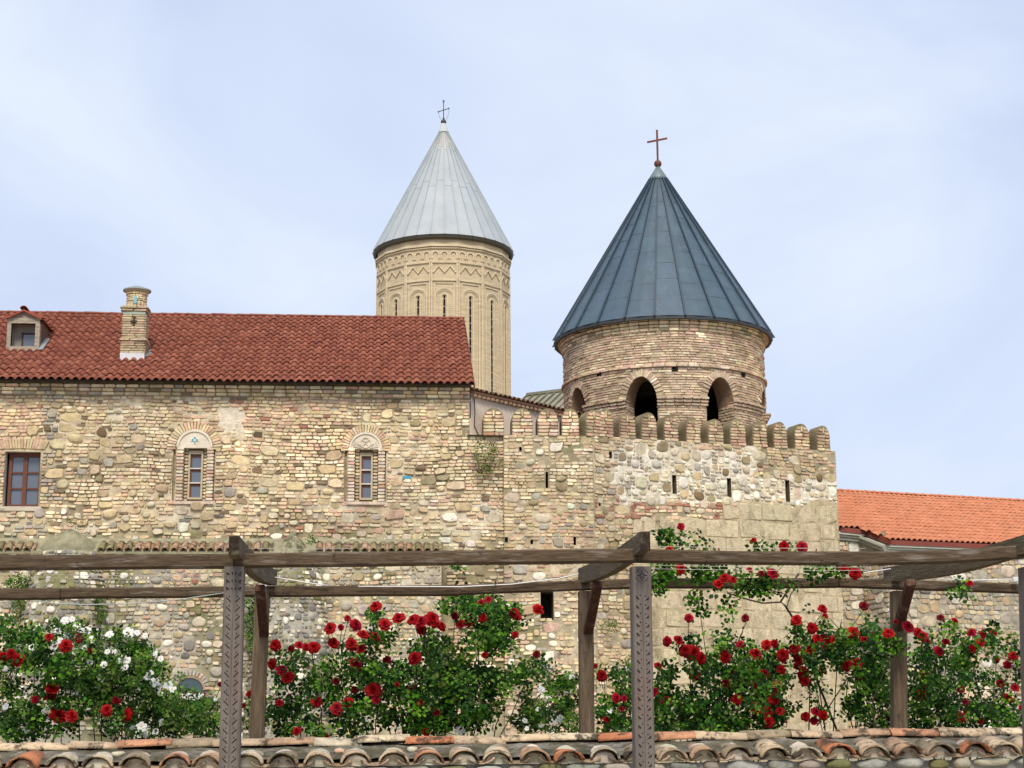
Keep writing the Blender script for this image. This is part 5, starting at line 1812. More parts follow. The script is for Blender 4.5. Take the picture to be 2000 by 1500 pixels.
beam([(120.5, 1159), (505, 1156), (640, 1155), (896, 1154)], YQ, .084, .09, 'rear_beam', M['woodx'], BR_C)
beam([(897.5, 1153), (1140, 1143), (1260, 1140), (1500, 1139.5), (1635, 1138.5)], YQ, .080, .09, 'rear_beam', M['woodx'], BR_C)
beam([(1636.5, 1138), (1740, 1141), (2000, 1151), (2400, 1160)], YQ, .080, .09, 'rear_beam', M['woodx'], BR_C)
def rafter(f, b, Yf, Yb):
    A, B = at(*f, Yf), at(*b, Yb)
    n = 8
    mb = MB()
    V = []
    sd = (B - A).cross(Vector((0, 0, 1))).normalized()
    for i in range(n + 1):
        t = i / n
        p = A + (B - A) * t + Vector((0, 0, -.035 * sin(pi * t)))
        w, h = .068, .120 + .02 * sin(pi * t)
        V += [p + sd * x + Vector((0, 0, y)) for x, y in ((-w / 2, -h / 2), (w / 2, -h / 2), (w / 2, h / 2), (-w / 2, h / 2))]
    F = [(i * 4 + k, i * 4 + (k + 1) % 4, (i + 1) * 4 + (k + 1) % 4, (i + 1) * 4 + k) for i in range(n) for k in range(4)] + [tuple(4 * n + k for k in range(4))]
    mb.add(V, F, (0.105, 0.076, 0.044))
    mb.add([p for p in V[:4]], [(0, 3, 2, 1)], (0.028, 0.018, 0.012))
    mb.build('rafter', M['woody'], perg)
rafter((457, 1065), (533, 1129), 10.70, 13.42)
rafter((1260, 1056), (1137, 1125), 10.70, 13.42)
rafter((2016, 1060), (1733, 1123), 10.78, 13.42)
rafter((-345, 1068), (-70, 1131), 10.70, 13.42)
for (xt, xb, yb_) in ((-110, -125, 1455), (513, 501, 1450), (1144, 1146, 1440), (1755, 1757, 1425)):
    T, B = at(xt, 1150, YQ), at(xb, yb_, YQ)
    d = (B - T) / (T.z - B.z)
    B2 = T + d * (T.z - .02)
    mb = MB()
    for (p, q, w) in ((T + Vector((0, 0, -.02)), B2, .115),):
        n = 10
        V = []
        for i in range(n + 1):
            c = p + (q - p) * i / n + Vector((.004 * nz(i, xt, .7, 2), 0, 0))
            hw_ = w / 2 * (1 + .03 * nz(i, xt, .8, 5))
            bv = .02
            V += [c + Vector((x, y, 0)) for x, y in ((-hw_ + bv, -hw_), (hw_ - bv, -hw_), (hw_, -hw_ + bv), (hw_, hw_), (-hw_, hw_), (-hw_, -hw_ + bv))]
        F = [(i * 6 + k, i * 6 + (k + 1) % 6, (i + 1) * 6 + (k + 1) % 6, (i + 1) * 6 + k) for i in range(n) for k in range(6)] + [tuple(range(6))]
        mb.add(V, F, (0.125, 0.088, 0.053))
    mb.build('rear_post', M['woodz'], perg)
for (t, b) in (((508, 1148), (516, 1238)), ((1167, 1141), (1149, 1233)), ((1779, 1137), (1754, 1227))):
    A, B = at(*t, 12.70), at(*b, YQ - .05)
    MB().bar(A, B, .075, .06, (0.075, 0.032, 0.020), (0, 1, 0.2), .008).build('brace', M['woodz'], perg)

def carved_post(xt, xb, style):
    T, B = at(xt, 1108, YP), at(xb, 1498, YP)
    d = (B - T) / (T.z - B.z)
    W = .130
    def fr(u, v, dd=0.0):                     # v = metres below the top
        return T + d * v + Vector((u, -W / 2 - dd, 0))
    Ht = T.z - .02
    Hc = 1.40
    bev = .010
    body = MB()
    sec = [(-W / 2, -W / 2 + bev), (-W / 2, W / 2), (W / 2, W / 2), (W / 2, -W / 2 + bev)]
    V = [T + d * v + Vector((x, y, 0)) for v in (-.0, Ht) for x, y in sec]
    V2 = [fr(-W / 2 + bev, 0), fr(W / 2 - bev, 0), fr(-W / 2 + bev, Ht), fr(W / 2 - bev, Ht)]
    body.add(V + V2, [(0, 1, 5, 4), (1, 2, 6, 5), (2, 3, 7, 6), (8, 0, 4, 10), (3, 9, 11, 7), (0, 8, 9, 3, 2, 1)], GRY)
    body.add([fr(-W / 2 + bev, Hc), fr(W / 2 - bev, Hc), fr(W / 2 - bev, Ht), fr(-W / 2 + bev, Ht)], [(0, 1, 2, 3)], GRY)
    post = body.build('carved_post', M['greywood'], perg)
    pits = []
    def dot(u, v, r=.0052):
        pits.append(([(u + r * cos(2 * pi * k / 6), v + r * sin(2 * pi * k / 6)) for k in range(6)], .012))
    def tri(p):
        pits.append((p, .014))
    per = .0605
    w2 = W / 2 - bev
    if style == 'chevron':
        for s in (-1, 1):
            for k in range(3):
                v = .035 + k * .048
                tri([(s * .050, v), (s * .050, v + .038), (s * .024, v + .019)])
            for k in range(3):
                v = .03 + k * .05
                tri([(s * .008, v + .006), (s * .017, v + .012), (s * .006, v + .036)])
        v = .20
        while v < Hc - .07:
            for s in (-1, 1):
                tri([(s * .045, v), (s * .046, v + .010), (s * .014, v + .040), (s * .013, v + .032)])
                dot(s * .027, v - .002)
            v += per
    else:
        cu, cv = 0.0, .062
        for k in range(8):
            a = k * pi / 4
            L = .034 if k % 2 == 0 else .022
            t, n_ = Vector((cos(a), sin(a))), Vector((-sin(a), cos(a)))
            q = [Vector((cu, cv)) + t * .008 + n_ * -.002, Vector((cu, cv)) + t * L - n_ * .004, Vector((cu, cv)) + t * L + n_ * .004, Vector((cu, cv)) + t * .008 + n_ * .002]
            tri([(p.x, p.y) for p in q])
        for k in range(4):
            a = k * pi / 2 + pi / 4
            t, n_ = Vector((cos(a), sin(a))), Vector((-sin(a), cos(a)))
            c0 = Vector((cu, cv)) + t * .040
            q = [c0 - n_ * .020, c0 + n_ * .020, c0 + n_ * .019 + t * .004, c0 - n_ * .019 + t * .004]
            tri([(p.x, p.y) for p in q])
        v = .195
        while v < Hc - .08:
            tri([(-.043, v), (-.043, v + .047), (-.018, v + .024)])
            dot(-.014, v - .002)
            tri([(.044, v + .008), (.044, v + .034), (.017, v + .034)])
            dot(.022, v + .004)
            v += per
    # centre groove
    pits.append(([(-.0016, .20), (.0016, .20), (.0016, Hc - .02), (-.0016, Hc - .02)], .008))
    vs_, es = [Vector((-w2, 0)), Vector((w2, 0)), Vector((w2, Hc)), Vector((-w2, Hc))], [(0, 1), (1, 2), (2, 3), (3, 0)]
    nseg = 40
    for k in range(1, nseg):
        for s in (-1, 1):
            vs_.append(Vector((s * w2, Hc * k / nseg)))
    for poly, _ in pits:
        b = len(vs_)
        vs_ += [Vector(p) for p in poly]
        es += [(b + i, b + (i + 1) % len(poly)) for i in range(len(poly))]
    cv_, ce_, cf, _, _, _ = geometry.delaunay_2d_cdt(vs_, es, [], 1, 1e-6)
    def inpoly(p, poly):
        sg = 0
        for i in range(len(poly)):
            a, b = poly[i], poly[(i + 1) % len(poly)]
            c = (b[0] - a[0]) * (p.y - a[1]) - (b[1] - a[1]) * (p.x - a[0])
            if abs(c) < 1e-12:
                continue
            if sg == 0:
                sg = 1 if c > 0 else -1
            elif (c > 0) != (sg > 0):
                return False
        return True
    pm = MB()
    sv = [fr(p.x, p.y) for p in cv_]
    keepf = []
    for f in cf:
        c = (cv_[f[0]] + cv_[f[1]] + cv_[f[2]]) / 3
        if not any(abs(c.y - poly[0][1]) < (.06 if len(poly) != 4 else 2) and inpoly(c, poly) for poly, _ in pits):
            keepf.append(tuple(f))
    pm.add(sv, keepf, GRY)
    for poly, dpt in pits:
        n = len(poly)
        m = (sum(p[0] for p in poly) / n, sum(p[1] for p in poly) / n)
        inn = [(m[0] + (p[0] - m[0]) * .7, m[1] + (p[1] - m[1]) * .8) for p in poly]
        pm.add([fr(*p) for p in poly] + [fr(p[0], p[1], -dpt) for p in inn], [(i, (i + 1) % n, n + (i + 1) % n, n + i) for i in range(n)] + [tuple(range(n, 2 * n))], (0.17, 0.14, 0.13))
    pm.build('carved_face', M['greywood'], post)
carved_post(459, 448.5, 'chevron')
carved_post(1250.5, 1257.5, 'tooth')
carved_post(2013, 2024, 'chevron')
carved_post(-345, -372, 'tooth')
for (x0, y0, x1, y1, Y) in ((90, 1122, 446, 1125, 11.6), (90, 1129, 446, 1131, 11.9), (1270, 1104, 1700, 1108, 11.7), (1270, 1111, 1700, 1114, 12.0), (1270, 1067, 1690, 1071, 10.9), (480, 1071, 690, 1071.5, 11.2), (560, 1114, 780, 1116, 11.7)):
    A, B = at(x0, y0, Y), at(x1, y1, Y)
    MB().tube([A, (A + B) / 2 - Vector((0, 0, .006)), B], .0018, 4, (0.55, 0.52, 0.46)).build('wire', M['cable'], perg)

# ------------------------------------------------------------------ cables along the pergola
def cable(pts, Y, col, lab, r=.0045):
    P = [at(x, y, Y) for x, y in pts]
    tag(MB().tube(P, r, 6, col).build('cable', M['cable']), lab, 'cable', 'cables along the pergola')
WC = (0.75, 0.74, 0.70)
cable([(528, 1126), (560, 1131), (600, 1138), (640, 1143.5)], 13.22, WC, 'white cable slanting right from behind the left carved post')
cable([(1130, 1121), (1090, 1130), (1000, 1141), (900, 1146), (700, 1145.5)], 13.22, WC, 'white cable running left along the rear beam from the middle rear post')
cable([(1683, 1119.5), (1705, 1116), (1740, 1111)], 13.2, WC, 'short white cable beside the red rose under the right rafter')
cable([(1835, 1131), (1900, 1133.5), (1985, 1131)], 13.2, WC, 'white cable leading to the junction box at the right edge')
cable([(70, 1173), (110, 1179), (170, 1181), (260, 1179), (350, 1171), (438, 1158)], 13.25, (0.36, 0.40, 0.36), 'grey-green cable sagging below the rear beam at far left')
jb = at(1984, 1132, 13.2)
FJ = Frame(jb, (1, 0, 0), (0, -1, 0))
j = MB().box(FJ, -.025, .025, -.02, .02, -.015, .015, (0.7, 0.7, 0.66))
j.box(FJ, -.018, .018, -.014, .014, .015, .019, (0.62, 0.62, 0.58))
tag(j.build('junction_box', M['cable']), 'small white junction box by the right edge post', 'electric box')
# ------------------------------------------------------------------ roses
nrng = np.random.default_rng(5)
LEAF = np.array([(0, 0, 0), (.30, .28, .05), (.36, .60, .06), (0, 1.0, -.05), (-.36, .60, .06), (-.30, .28, .05), (0, .45, -.03)], np.float32)
LEAF_F = [(0, 1, 6), (1, 2, 6), (2, 3, 6), (3, 4, 6), (4, 5, 6), (5, 0, 6)]
GREENS = np.array([(0.024, 0.090, 0.005), (0.012, 0.050, 0.005), (0.042, 0.135, 0.006), (0.007, 0.028, 0.004), (0.080, 0.200, 0.010), (0.022, 0.072, 0.008), (0.120, 0.26, 0.018), (0.010, 0.040, 0.005)], np.float32)
YOUNG = np.array([(0.14, 0.24, 0.04), (0.11, 0.20, 0.035), (0.16, 0.20, 0.05)], np.float32)

def rand_rot(n, up_bias, rng):
    """Random leaf frames: y along the leaf, z its face, biased to look up and outwards to the open side."""
    z = rng.normal(size=(n, 3)) * .75 + np.array(up_bias)
    z /= np.linalg.norm(z, axis=1)[:, None]
    t = rng.normal(size=(n, 3)) + np.array((0, 0, -.35))
    y = t - (t * z).sum(1)[:, None] * z
    y /= np.linalg.norm(y, axis=1)[:, None] + 1e-9
    x = np.cross(y, z)
    return x, y, z

def leaf_mesh(name, centers, size, rng, parent, palette, young=0.0, up=(-.05, -.75, .75), leaflets=5):
    """Compound leaves: each centre carries a spray of leaflets along one stalk."""
    n = len(centers)
    x, y, z = rand_rot(n, up, rng)
    C = np.asarray(centers, np.float32)
    offs = {5: [(0, .9, 0), (.55, .45, -1.0), (-.55, .45, 1.0), (.5, -.35, -1.15), (-.5, -.35, 1.15)], 3: [(0, .7, 0), (.5, .1, -1), (-.5, .1, 1)], 7: [(0, 1.1, 0), (.45, .7, -1), (-.45, .7, 1), (.5, .1, -1.1), (-.5, .1, 1.1), (.45, -.5, -1.2), (-.45, -.5, 1.2)]}[leaflets]
    V, cols = [], []
    base = palette[rng.integers(0, len(palette), n)]
    if young > 0:
        m = rng.random(n) < young
        base[m] = YOUNG[rng.integers(0, len(YOUNG), m.sum())]
    for (ox, oy, a) in offs:
        s = size * rng.uniform(.7, 1.2, n)
        aa = a + rng.normal(size=n) * .25
        ca_, sa_ = np.cos(aa)[:, None], np.sin(aa)[:, None]
        x2, y2 = x * ca_ + y * sa_, y * ca_ - x * sa_
        tl = rng.normal(size=n)[:, None] * .35
        z2 = z + y2 * tl
        z2 /= np.linalg.norm(z2, axis=1)[:, None]
        y3 = y2 - (y2 * z2).sum(1)[:, None] * z2
        o = C + (x * ox + y * oy) * size * 1.0
        P = o[:, None, :] + s[:, None, None] * (LEAF[None, :, 0:1] * x2[:, None, :] + LEAF[None, :, 1:2] * y3[:, None, :] + LEAF[None, :, 2:3] * z2[:, None, :])
        V.append(P.reshape(-1, 3))
        cc_ = base * rng.uniform(.75, 1.3, (n, 1))
        cols.append(np.repeat(cc_, 7, axis=0))
    V = np.concatenate(V)
    cols = np.concatenate(cols)
    nl = len(V) // 7
    F = (np.array(LEAF_F)[None] + 7 * np.arange(nl)[:, None, None]).reshape(-1, 3)
    me = bpy.data.meshes.new(name)
    me.vertices.add(len(V))
    me.vertices.foreach_set('co', V.astype(np.float32).ravel())
    me.loops.add(len(F) * 3)
    me.loops.foreach_set('vertex_index', F.astype(np.int32).ravel())
    me.polygons.add(len(F))
    me.polygons.foreach_set('loop_start', np.arange(0, len(F) * 3, 3, dtype=np.int32))
    me.polygons.foreach_set('use_smooth', np.ones(len(F), bool))
    at_ = me.color_attributes.new('tint', 'FLOAT_COLOR', 'POINT')
    arr = np.ones((len(V), 4), np.float32)
    arr[:, :3] = cols
    at_.data.foreach_set('color', arr.ravel())
    me.update(calc_edges=True)
    return put(name, me, M['leaf'], parent, kind='stuff')

def petal(mb, R, L, W, ang, lean, cup, col, curl, z0=0.0):
    """One petal: a small cupped patch rising from radius R, leaning outwards by 'lean'."""
    V = []
    nu, nv = 4, 3
    for j in range(nv + 1):
        t = j / nv
        w = W * (sin(pi * (.18 + .62 * t)) ** .7)
        le = lean + curl * t * t
        r = R + L * t * sin(le)
        h = z0 + L * t * cos(le)
        for i in range(nu + 1):
            s = (i / nu - .5) * 2
            a = ang + s * w / max(r, .25 * W + 1e-4) * .5
            rr = r - cup * W * s * s * (1 - .35 * t)
            V.append(Vector((rr * cos(a), rr * sin(a), h - .04 * L * abs(s) * t)))
    mb.add(V, [(j * (nu + 1) + i, j * (nu + 1) + i + 1, (j + 1) * (nu + 1) + i + 1, (j + 1) * (nu + 1) + i) for j in range(nv) for i in range(nu)], col, True)

def red_rose(seed, dark):
    rng = random.Random(seed)
    mb = MB()
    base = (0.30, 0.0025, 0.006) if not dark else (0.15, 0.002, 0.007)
    if seed % 5 == 2:
        base = (0.30, 0.003, 0.016)
    if seed % 5 == 4:
        base = (0.36, 0.005, 0.006)
    for (n, R, L, W, lean, curl, cup, z0) in ((6, .16, .74, 1.05, 1.05, .35, .06, .02), (6, .13, .68, .95, .80, .40, .08, .08), (6, .10, .62, .80, .52, .45, .10, .14), (5, .07, .56, .62, .28, .40, .12, .2), (4, .04, .48, .44, .10, .30, .14, .26)):
        ph = rng.uniform(0, 6.28)
        for k in range(n):
            petal(mb, R, L * rng.uniform(.9, 1.1), W * rng.uniform(.9, 1.1), ph + 2 * pi * k / n + rng.uniform(-.15, .15), lean + rng.uniform(-.1, .1), cup, jit(base, rng, .25), curl * rng.uniform(.7, 1.3), z0)
    mb.lathe((0, 0, -.08), [(0, -.12), (.12, -.06), (.16, .06), (.10, .18)], 7, (0.05, 0.11, 0.025))
    for k in range(5):
        petal(mb, .14, .42, .20, 2 * pi * k / 5, 1.5, .0, (0.055, 0.12, 0.03), .5, -.05)
    me = mb.mesh('rose_bloom')
    me.materials.append(M['petal'])
    return me
def white_rose(seed):
    rng = random.Random(seed)
    mb = MB()
    for k in range(5):
        petal(mb, .06, .92, .95, 2 * pi * k / 5 + rng.uniform(-.1, .1), 1.25 + rng.uniform(-.15, .1), -.05, jit((0.88, 0.87, 0.83), rng, .03), .25, .0)
    if seed % 2:
        for k in range(5):
            petal(mb, .05, .7, .6, 2 * pi * (k + .5) / 5, .9, .05, jit((0.88, 0.87, 0.83), rng, .03), .3, .05)
    mb.lathe((0, 0, .06), [(.0, .10), (.12, .08), (.16, .0)], 8, (0.55, 0.38, 0.06))
    me = mb.mesh('rose_bloom')
    me.materials.append(M['white_petal'])
    return me
def bud(seed):
    mb = MB()
    mb.lathe((0, 0, 0), [(0, -.3), (.25, -.2), (.34, .1), (.26, .5), (.08, .8), (0, .82)], 8, (0.24, 0.004, 0.012))
    for k in range(5):
        petal(mb, .2, .7, .22, 2 * pi * k / 5, .15, .0, (0.05, 0.11, 0.025), .5, -.25)
    me = mb.mesh('rose_bud')
    me.materials.append(M['petal'])
    return me
REDS = [red_rose(s, False) for s in range(6)]
DARKS = [red_rose(20 + s, True) for s in range(3)]
WHITES = [white_rose(s) for s in range(5)]
BUDS = [bud(0)]

GROUP = 'rose bushes behind the garden wall'
def bush(name, label, base_px, Y, blobs, reds, whites, size, seed, palette=GREENS, young=.10, leaflets=5, dens=1.0):
    """blobs: (px, py, rx, ry, density[, depth]); reds: (px, py, radius px[, depth])."""
    rng = random.Random(seed)
    nr = np.random.default_rng(seed)
    bx = at(base_px, 1440, Y)
    root = thing(name, label, 'rose bush', (bx.x, Y, 0), GROUP)
    cents = []
    for b in blobs:
        x, y, rx, ry, dn = b[:5]
        yy = b[5] if len(b) > 5 else Y
        th = b[6] if len(b) > 6 else .32
        n = int(rx * ry * pi * dn * dens / 40)
        k = 0
        # sprays gather in clumps, so that gaps stay open between them
        clumps = []
        for _ in range(max(2, int(n / 6))):
            r, a = sqrt(rng.random()), rng.uniform(0, 2 * pi)
            clumps.append((x + rx * r * cos(a), y + ry * r * sin(a), yy + rng.gauss(0, th)))
        while k < n:
            c = rng.choice(clumps)
            p = at(c[0] + rng.gauss(0, 8.5), c[1] + rng.gauss(0, 8.0), max(YRID + .17, c[2] + rng.gauss(0, .05)))
            if p.z > 1.1:
                cents.append(p)
            k += 1
    leaf_mesh('foliage', cents, size, nr, root, palette, young, leaflets=leaflets)
    st = MB()
    canes = []
    for b in blobs:
        yy = b[5] if len(b) > 5 else Y
        if b[1] < 1200 and len(b) > 5:
            continue
        c = at(b[0], b[1], yy)
        a = Vector((bx.x + rng.uniform(-.25, .25), Y + rng.uniform(-.1, .1), 0))
        m1 = a + (c - a) * .45 + Vector((rng.uniform(-.12, .12), rng.uniform(-.1, .1), .1))
        m2 = a + (c - a) * .78 + Vector((rng.uniform(-.1, .1), 0, .05))
        MB().tube([a, m1, m2, c], [.010, .007, .005, .003], 5, jit((0.075, 0.060, 0.035), rng, .3)).build('stem', M['stem'], root)
        for _ in range(int(3 + b[2] * b[3] / 500)):
            e_ = at(b[0] + rng.uniform(-1, 1) * b[2], b[1] + rng.uniform(-1, .8) * b[3], yy + rng.uniform(-.25, .25))
            q = c + (e_ - c) * .5 + Vector((0, 0, rng.uniform(.0, .06)))
            st.tube([c, q, e_], [.0045, .0035, .002], 4, jit((0.07, 0.09, 0.035), rng, .3))
    cl = [at(b[0], b[1], b[5] if len(b) > 5 else Y) for b in blobs]
    for kind, lst in (('r', reds), ('w', whites)):
        for f in lst:
            px, py, rad = f[:3]
            yy = f[3] if len(f) > 3 else Y - .30 + rng.uniform(-.15, .12)
            p = at(px, py, yy)
            r = rad * yy / FPX
            if kind == 'w':
                me = rng.choice(WHITES)
            elif rad < 6:
                me = BUDS[0]
            elif rad < 0:
                me = None
            else:
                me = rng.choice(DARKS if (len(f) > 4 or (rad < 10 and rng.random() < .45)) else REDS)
            nm = 'rose_bud' if me is BUDS[0] else 'rose_bloom'
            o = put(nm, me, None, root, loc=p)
            d = Vector((rng.uniform(-.7, .7), -1.0, rng.uniform(-.1, 1.1))).normalized()
            if kind == 'w':
                d = Vector((rng.uniform(-.5, .5), -1.0, rng.uniform(.1, .9))).normalized()
            if me is BUDS[0]:
                d = Vector((rng.uniform(-.4, .4), -.3, 1)).normalized()
            o.rotation_euler = (d.to_track_quat('Z', 'Y').to_matrix() @ Matrix.Rotation(rng.uniform(0, 6.28), 3, 'Z')).to_euler()
            o.scale = (r * 1.24 * rng.uniform(.86, 1.1),) * 3 if kind == 'r' else (r * 1.25,) * 3
            near = min(cl, key=lambda c: (c - p).length)
            e_ = p + (near - p) * min(1, .28 / max(.05, (near - p).length)) + Vector((0, .05, -.10))
            st.tube([p - d * r * .1, p - d * r * .5 + Vector((0, 0, -.03)), e_], [.003, .003, .003], 4, (0.06, 0.10, 0.03))
    st.build('twigs', M['stem'], root, kind='stuff')
    return root

BY = 14.25
bush('rose_bush', 'dark green rose bush with red blooms at the far left edge', 60, BY,
     [(15, 1235, 40, 22, .9), (70, 1245, 50, 24, .8), (20, 1310, 40, 45, .8), (95, 1270, 55, 30, 1.0), (30, 1400, 45, 40, 1.1), (110, 1330, 50, 40, .7), (120, 1392, 55, 32, .9), (60, 1425, 40, 22, 1.0), (160, 1300, 45, 45, .9)],
     [(5, 1285, 11), (22, 1278, 9), (38, 1291, 12), (96, 1245, 8), (156, 1246, 9), (129, 1262, 13), (179, 1272, 7), (98, 1319, 8, 14.0, 1), (102, 1346, 12), (101, 1361, 12), (69, 1367, 7), (113, 1399, 14), (140, 1399, 12), (226, 1370, 9), (208, 1388, 10), (249, 1396, 11), (61, 1218, 5), (117, 1324, 5), (139, 1322, 5), (284, 1370, 5)],
     [(10, 1306, 5), (88, 1388, 6), (52, 1425, 7), (11, 1380, 6), (63, 1265, 6)], .041, 201)
bush('rose_bush', 'bushy light green rose with many small white flowers, left of the carved post', 260, BY + .15,
     [(135, 1228, 38, 20, .9), (210, 1252, 55, 24, .9), (260, 1258, 40, 18, 1.0), (220, 1300, 60, 36, 1.0), (290, 1305, 45, 38, .9), (240, 1355, 65, 40, 1.2), (310, 1350, 40, 40, 1.0), (340, 1395, 55, 34, 1.3), (395, 1385, 38, 32, 1.2), (290, 1415, 60, 24, 1.2), (180, 1345, 45, 30, .8), (410, 1420, 30, 20, 1.1), (215, 1400, 40, 25, 1.0)],
     [(398, 1357, 5), (430, 1338, 6)],
     [(127, 1212, 7), (141, 1209, 5), (150, 1222, 7), (112, 1232, 5), (131, 1241, 6), (160, 1232, 5), (170, 1231, 7), (177, 1249, 7), (105, 1262, 7), (118, 1251, 5), (163, 1265, 6), (148, 1273, 6), (214, 1239, 7), (251, 1236, 9), (268, 1236, 5), (283, 1242, 5), (224, 1273, 5), (210, 1273, 5), (314, 1287, 5), (302, 1276, 5), (233, 1291, 6), (249, 1291, 7), (176, 1294, 5), (203, 1298, 6), (244, 1304, 6), (193, 1318, 5), (197, 1327, 5), (154, 1334, 7), (148, 1352, 7), (175, 1346, 5), (189, 1346, 5), (293, 1316, 6), (288, 1323, 6), (302, 1333, 8), (310, 1342, 8), (328, 1338, 8), (336, 1346, 7), (313, 1354, 5), (270, 1347, 6), (275, 1332, 5), (358, 1361, 6), (370, 1361, 7), (380, 1362, 6), (390, 1360, 7), (421, 1366, 4), (276, 1420, 9), (285, 1431, 8), (304, 1430, 6), (317, 1411, 6), (329, 1410, 5), (365, 1396, 7), (259, 1422, 5), (333, 1438, 4)],
     .031, 203, np.concatenate([GREENS, YOUNG[:2] * .7]), .22, 7, 1.25)
bush('rose_bush', 'straggly rose bush with red blooms just right of the left carved post', 560, BY,
     [(560, 1300, 28, 25, .5), (590, 1330, 40, 30, .55), (545, 1360, 30, 30, .55), (610, 1290, 40, 20, .45), (640, 1325, 35, 35, .7), (545, 1410, 32, 24, .8), (590, 1390, 45, 35, .5), (625, 1415, 30, 18, .7), (500, 1390, 14, 40, .7)],
     [(539, 1260, 12), (569, 1268, 8), (584, 1261, 8), (597, 1264, 8), (614, 1265, 12), (532, 1297, 10), (551, 1311, 12), (563, 1324, 11), (619, 1372, 12), (488, 1357, 8, 14.0), (476, 1379, 7, 14.0), (545, 1374, 9), (580, 1429, 9), (615, 1439, 7), (638, 1441, 7), (565, 1358, 5)],
     [], .043, 205)
bush('rose_bush', 'tall full rose bush with clusters of red blooms between the two carved posts', 800, BY,
     [(735, 1212, 16, 20, .8), (660, 1262, 40, 16, .4), (750, 1250, 40, 26, .6), (700, 1300, 45, 30, .7), (745, 1320, 45, 40, 1.0), (690, 1385, 50, 34, 1.0), (690, 1420, 40, 18, .9), (780, 1390, 50, 36, .8), (830, 1255, 45, 24, .7), (890, 1190, 35, 22, .8), (940, 1180, 55, 18, 1.1), (975, 1215, 45, 34, 1.25), (945, 1240, 40, 34, 1.1), (985, 1255, 28, 20, .9), (870, 1290, 50, 36, .6), (850, 1345, 65, 40, 1.2), (920, 1330, 55, 36, 1.2), (860, 1405, 70, 30, 1.4), (935, 1385, 40, 36, 1.0), (1005, 1325, 38, 22, 1.1), (1040, 1300, 20, 22, .8), (815, 1310, 40, 26, .7), (900, 1115, 14, 14, .5, 13.6)],
     [(734, 1186, 13), (779, 1209, 14), (751, 1221, 13), (693, 1222, 12), (679, 1208, 6), (646, 1228, 11), (666, 1225, 7), (650, 1257, 12), (686, 1259, 13), (709, 1241, 11), (730, 1247, 14), (706, 1268, 11), (694, 1298, 13), (756, 1290, 8, 14.0, 1), (811, 1287, 13), (656, 1331, 8, 14.0, 1), (692, 1347, 8, 14.0, 1), (729, 1349, 16), (734, 1367, 8), (679, 1374, 13), (658, 1384, 11), (775, 1337, 6), (804, 1346, 8, 14.0, 1), (808, 1212, 13), (825, 1216, 14), (843, 1211, 14), (823, 1230, 10), (861, 1224, 11), (887, 1203, 9), (900, 1220, 10), (915, 1217, 10), (941, 1179, 9), (954, 1172, 7), (942, 1207, 9), (919, 1202, 5), (1004, 1198, 11), (1011, 1206, 8), (1050, 1192, 11), (1006, 1240, 6), (974, 1237, 4), (947, 1280, 7), (1048, 1278, 8), (968, 1138, 4, 13.2), (820, 1373, 8), (886, 1359, 5), (893, 1369, 4), (853, 1393, 11), (830, 1431, 9)],
     [(898, 1427, 9)], .044, 207, dens=1.0)
bush('rose_bush', 'small rose bush with a few white flowers beside the middle rear post', 1060, BY + .1,
     [(1080, 1330, 40, 22, .8), (1110, 1345, 30, 25, .8), (1045, 1370, 30, 20, .8), (1030, 1405, 35, 25, 1.1), (1080, 1400, 40, 30, 1.1), (1110, 1390, 25, 34, .9)],
     [(1085, 1376, 4), (1016, 1387, 4)],
     [(1057, 1347, 7), (1071, 1362, 6), (1095, 1404, 7), (1082, 1410, 6), (1052, 1386, 5), (1025, 1408, 5), (1057, 1416, 5), (1029, 1423, 4), (1117, 1323, 5)], .032, 209, GREENS, .15, 7, 1.1)
bush('rose_bush', 'narrow rose bush with red blooms between the middle rear post and right carved post', 1205, BY,
     [(1180, 1325, 16, 14, .6), (1215, 1335, 28, 30, .9), (1200, 1380, 38, 36, 1.1), (1215, 1425, 34, 18, 1.2), (1225, 1300, 12, 20, .7)],
     [(1162, 1302, 6), (1175, 1320, 12), (1203, 1364, 9), (1219, 1364, 6), (1214, 1385, 6), (1184, 1406, 8), (1186, 1360, 4)], [(1190, 1388, 5)], .041, 211)
bush('rose_bush', 'dense rose bush with red blooms just right of the right carved post', 1400, BY,
     [(1305, 1320, 30, 22, .7), (1290, 1370, 26, 34, 1.0), (1330, 1385, 40, 36, 1.0), (1310, 1415, 40, 22, 1.3), (1345, 1250, 22, 24, .45), (1375, 1300, 34, 26, .5), (1400, 1330, 40, 30, 1.1), (1430, 1255, 50, 26, .45), (1440, 1295, 40, 30, 1.0), (1470, 1340, 50, 40, 1.4), (1400, 1390, 50, 34, 1.0), (1460, 1400, 55, 32, 1.3), (1510, 1300, 34, 36, 1.1), (1510, 1385, 30, 34, 1.1), (1400, 1425, 60, 12, 1.2), (1365, 1180, 12, 30, .5)],
     [(1345, 1208, 8), (1456, 1208, 9), (1451, 1227, 4), (1304, 1253, 9), (1324, 1251, 11), (1353, 1275, 16), (1338, 1271, 12), (1367, 1286, 12), (1415, 1284, 12), (1446, 1260, 8), (1498, 1260, 13), (1512, 1257, 9), (1475, 1279, 13), (1285, 1302, 9), (1358, 1320, 11), (1417, 1335, 9), (1428, 1315, 9, 14.0, 1), (1492, 1317, 10), (1526, 1308, 9), (1478, 1341, 10), (1518, 1340, 11), (1439, 1367, 11), (1511, 1367, 11), (1518, 1356, 7), (1277, 1352, 9), (1302, 1371, 12), (1474, 1384, 13), (1500, 1390, 12), (1523, 1389, 8), (1502, 1411, 11), (1459, 1419, 7), (1536, 1411, 5), (1366, 1400, 4), (1530, 1280, 13)],
     [], .044, 213)
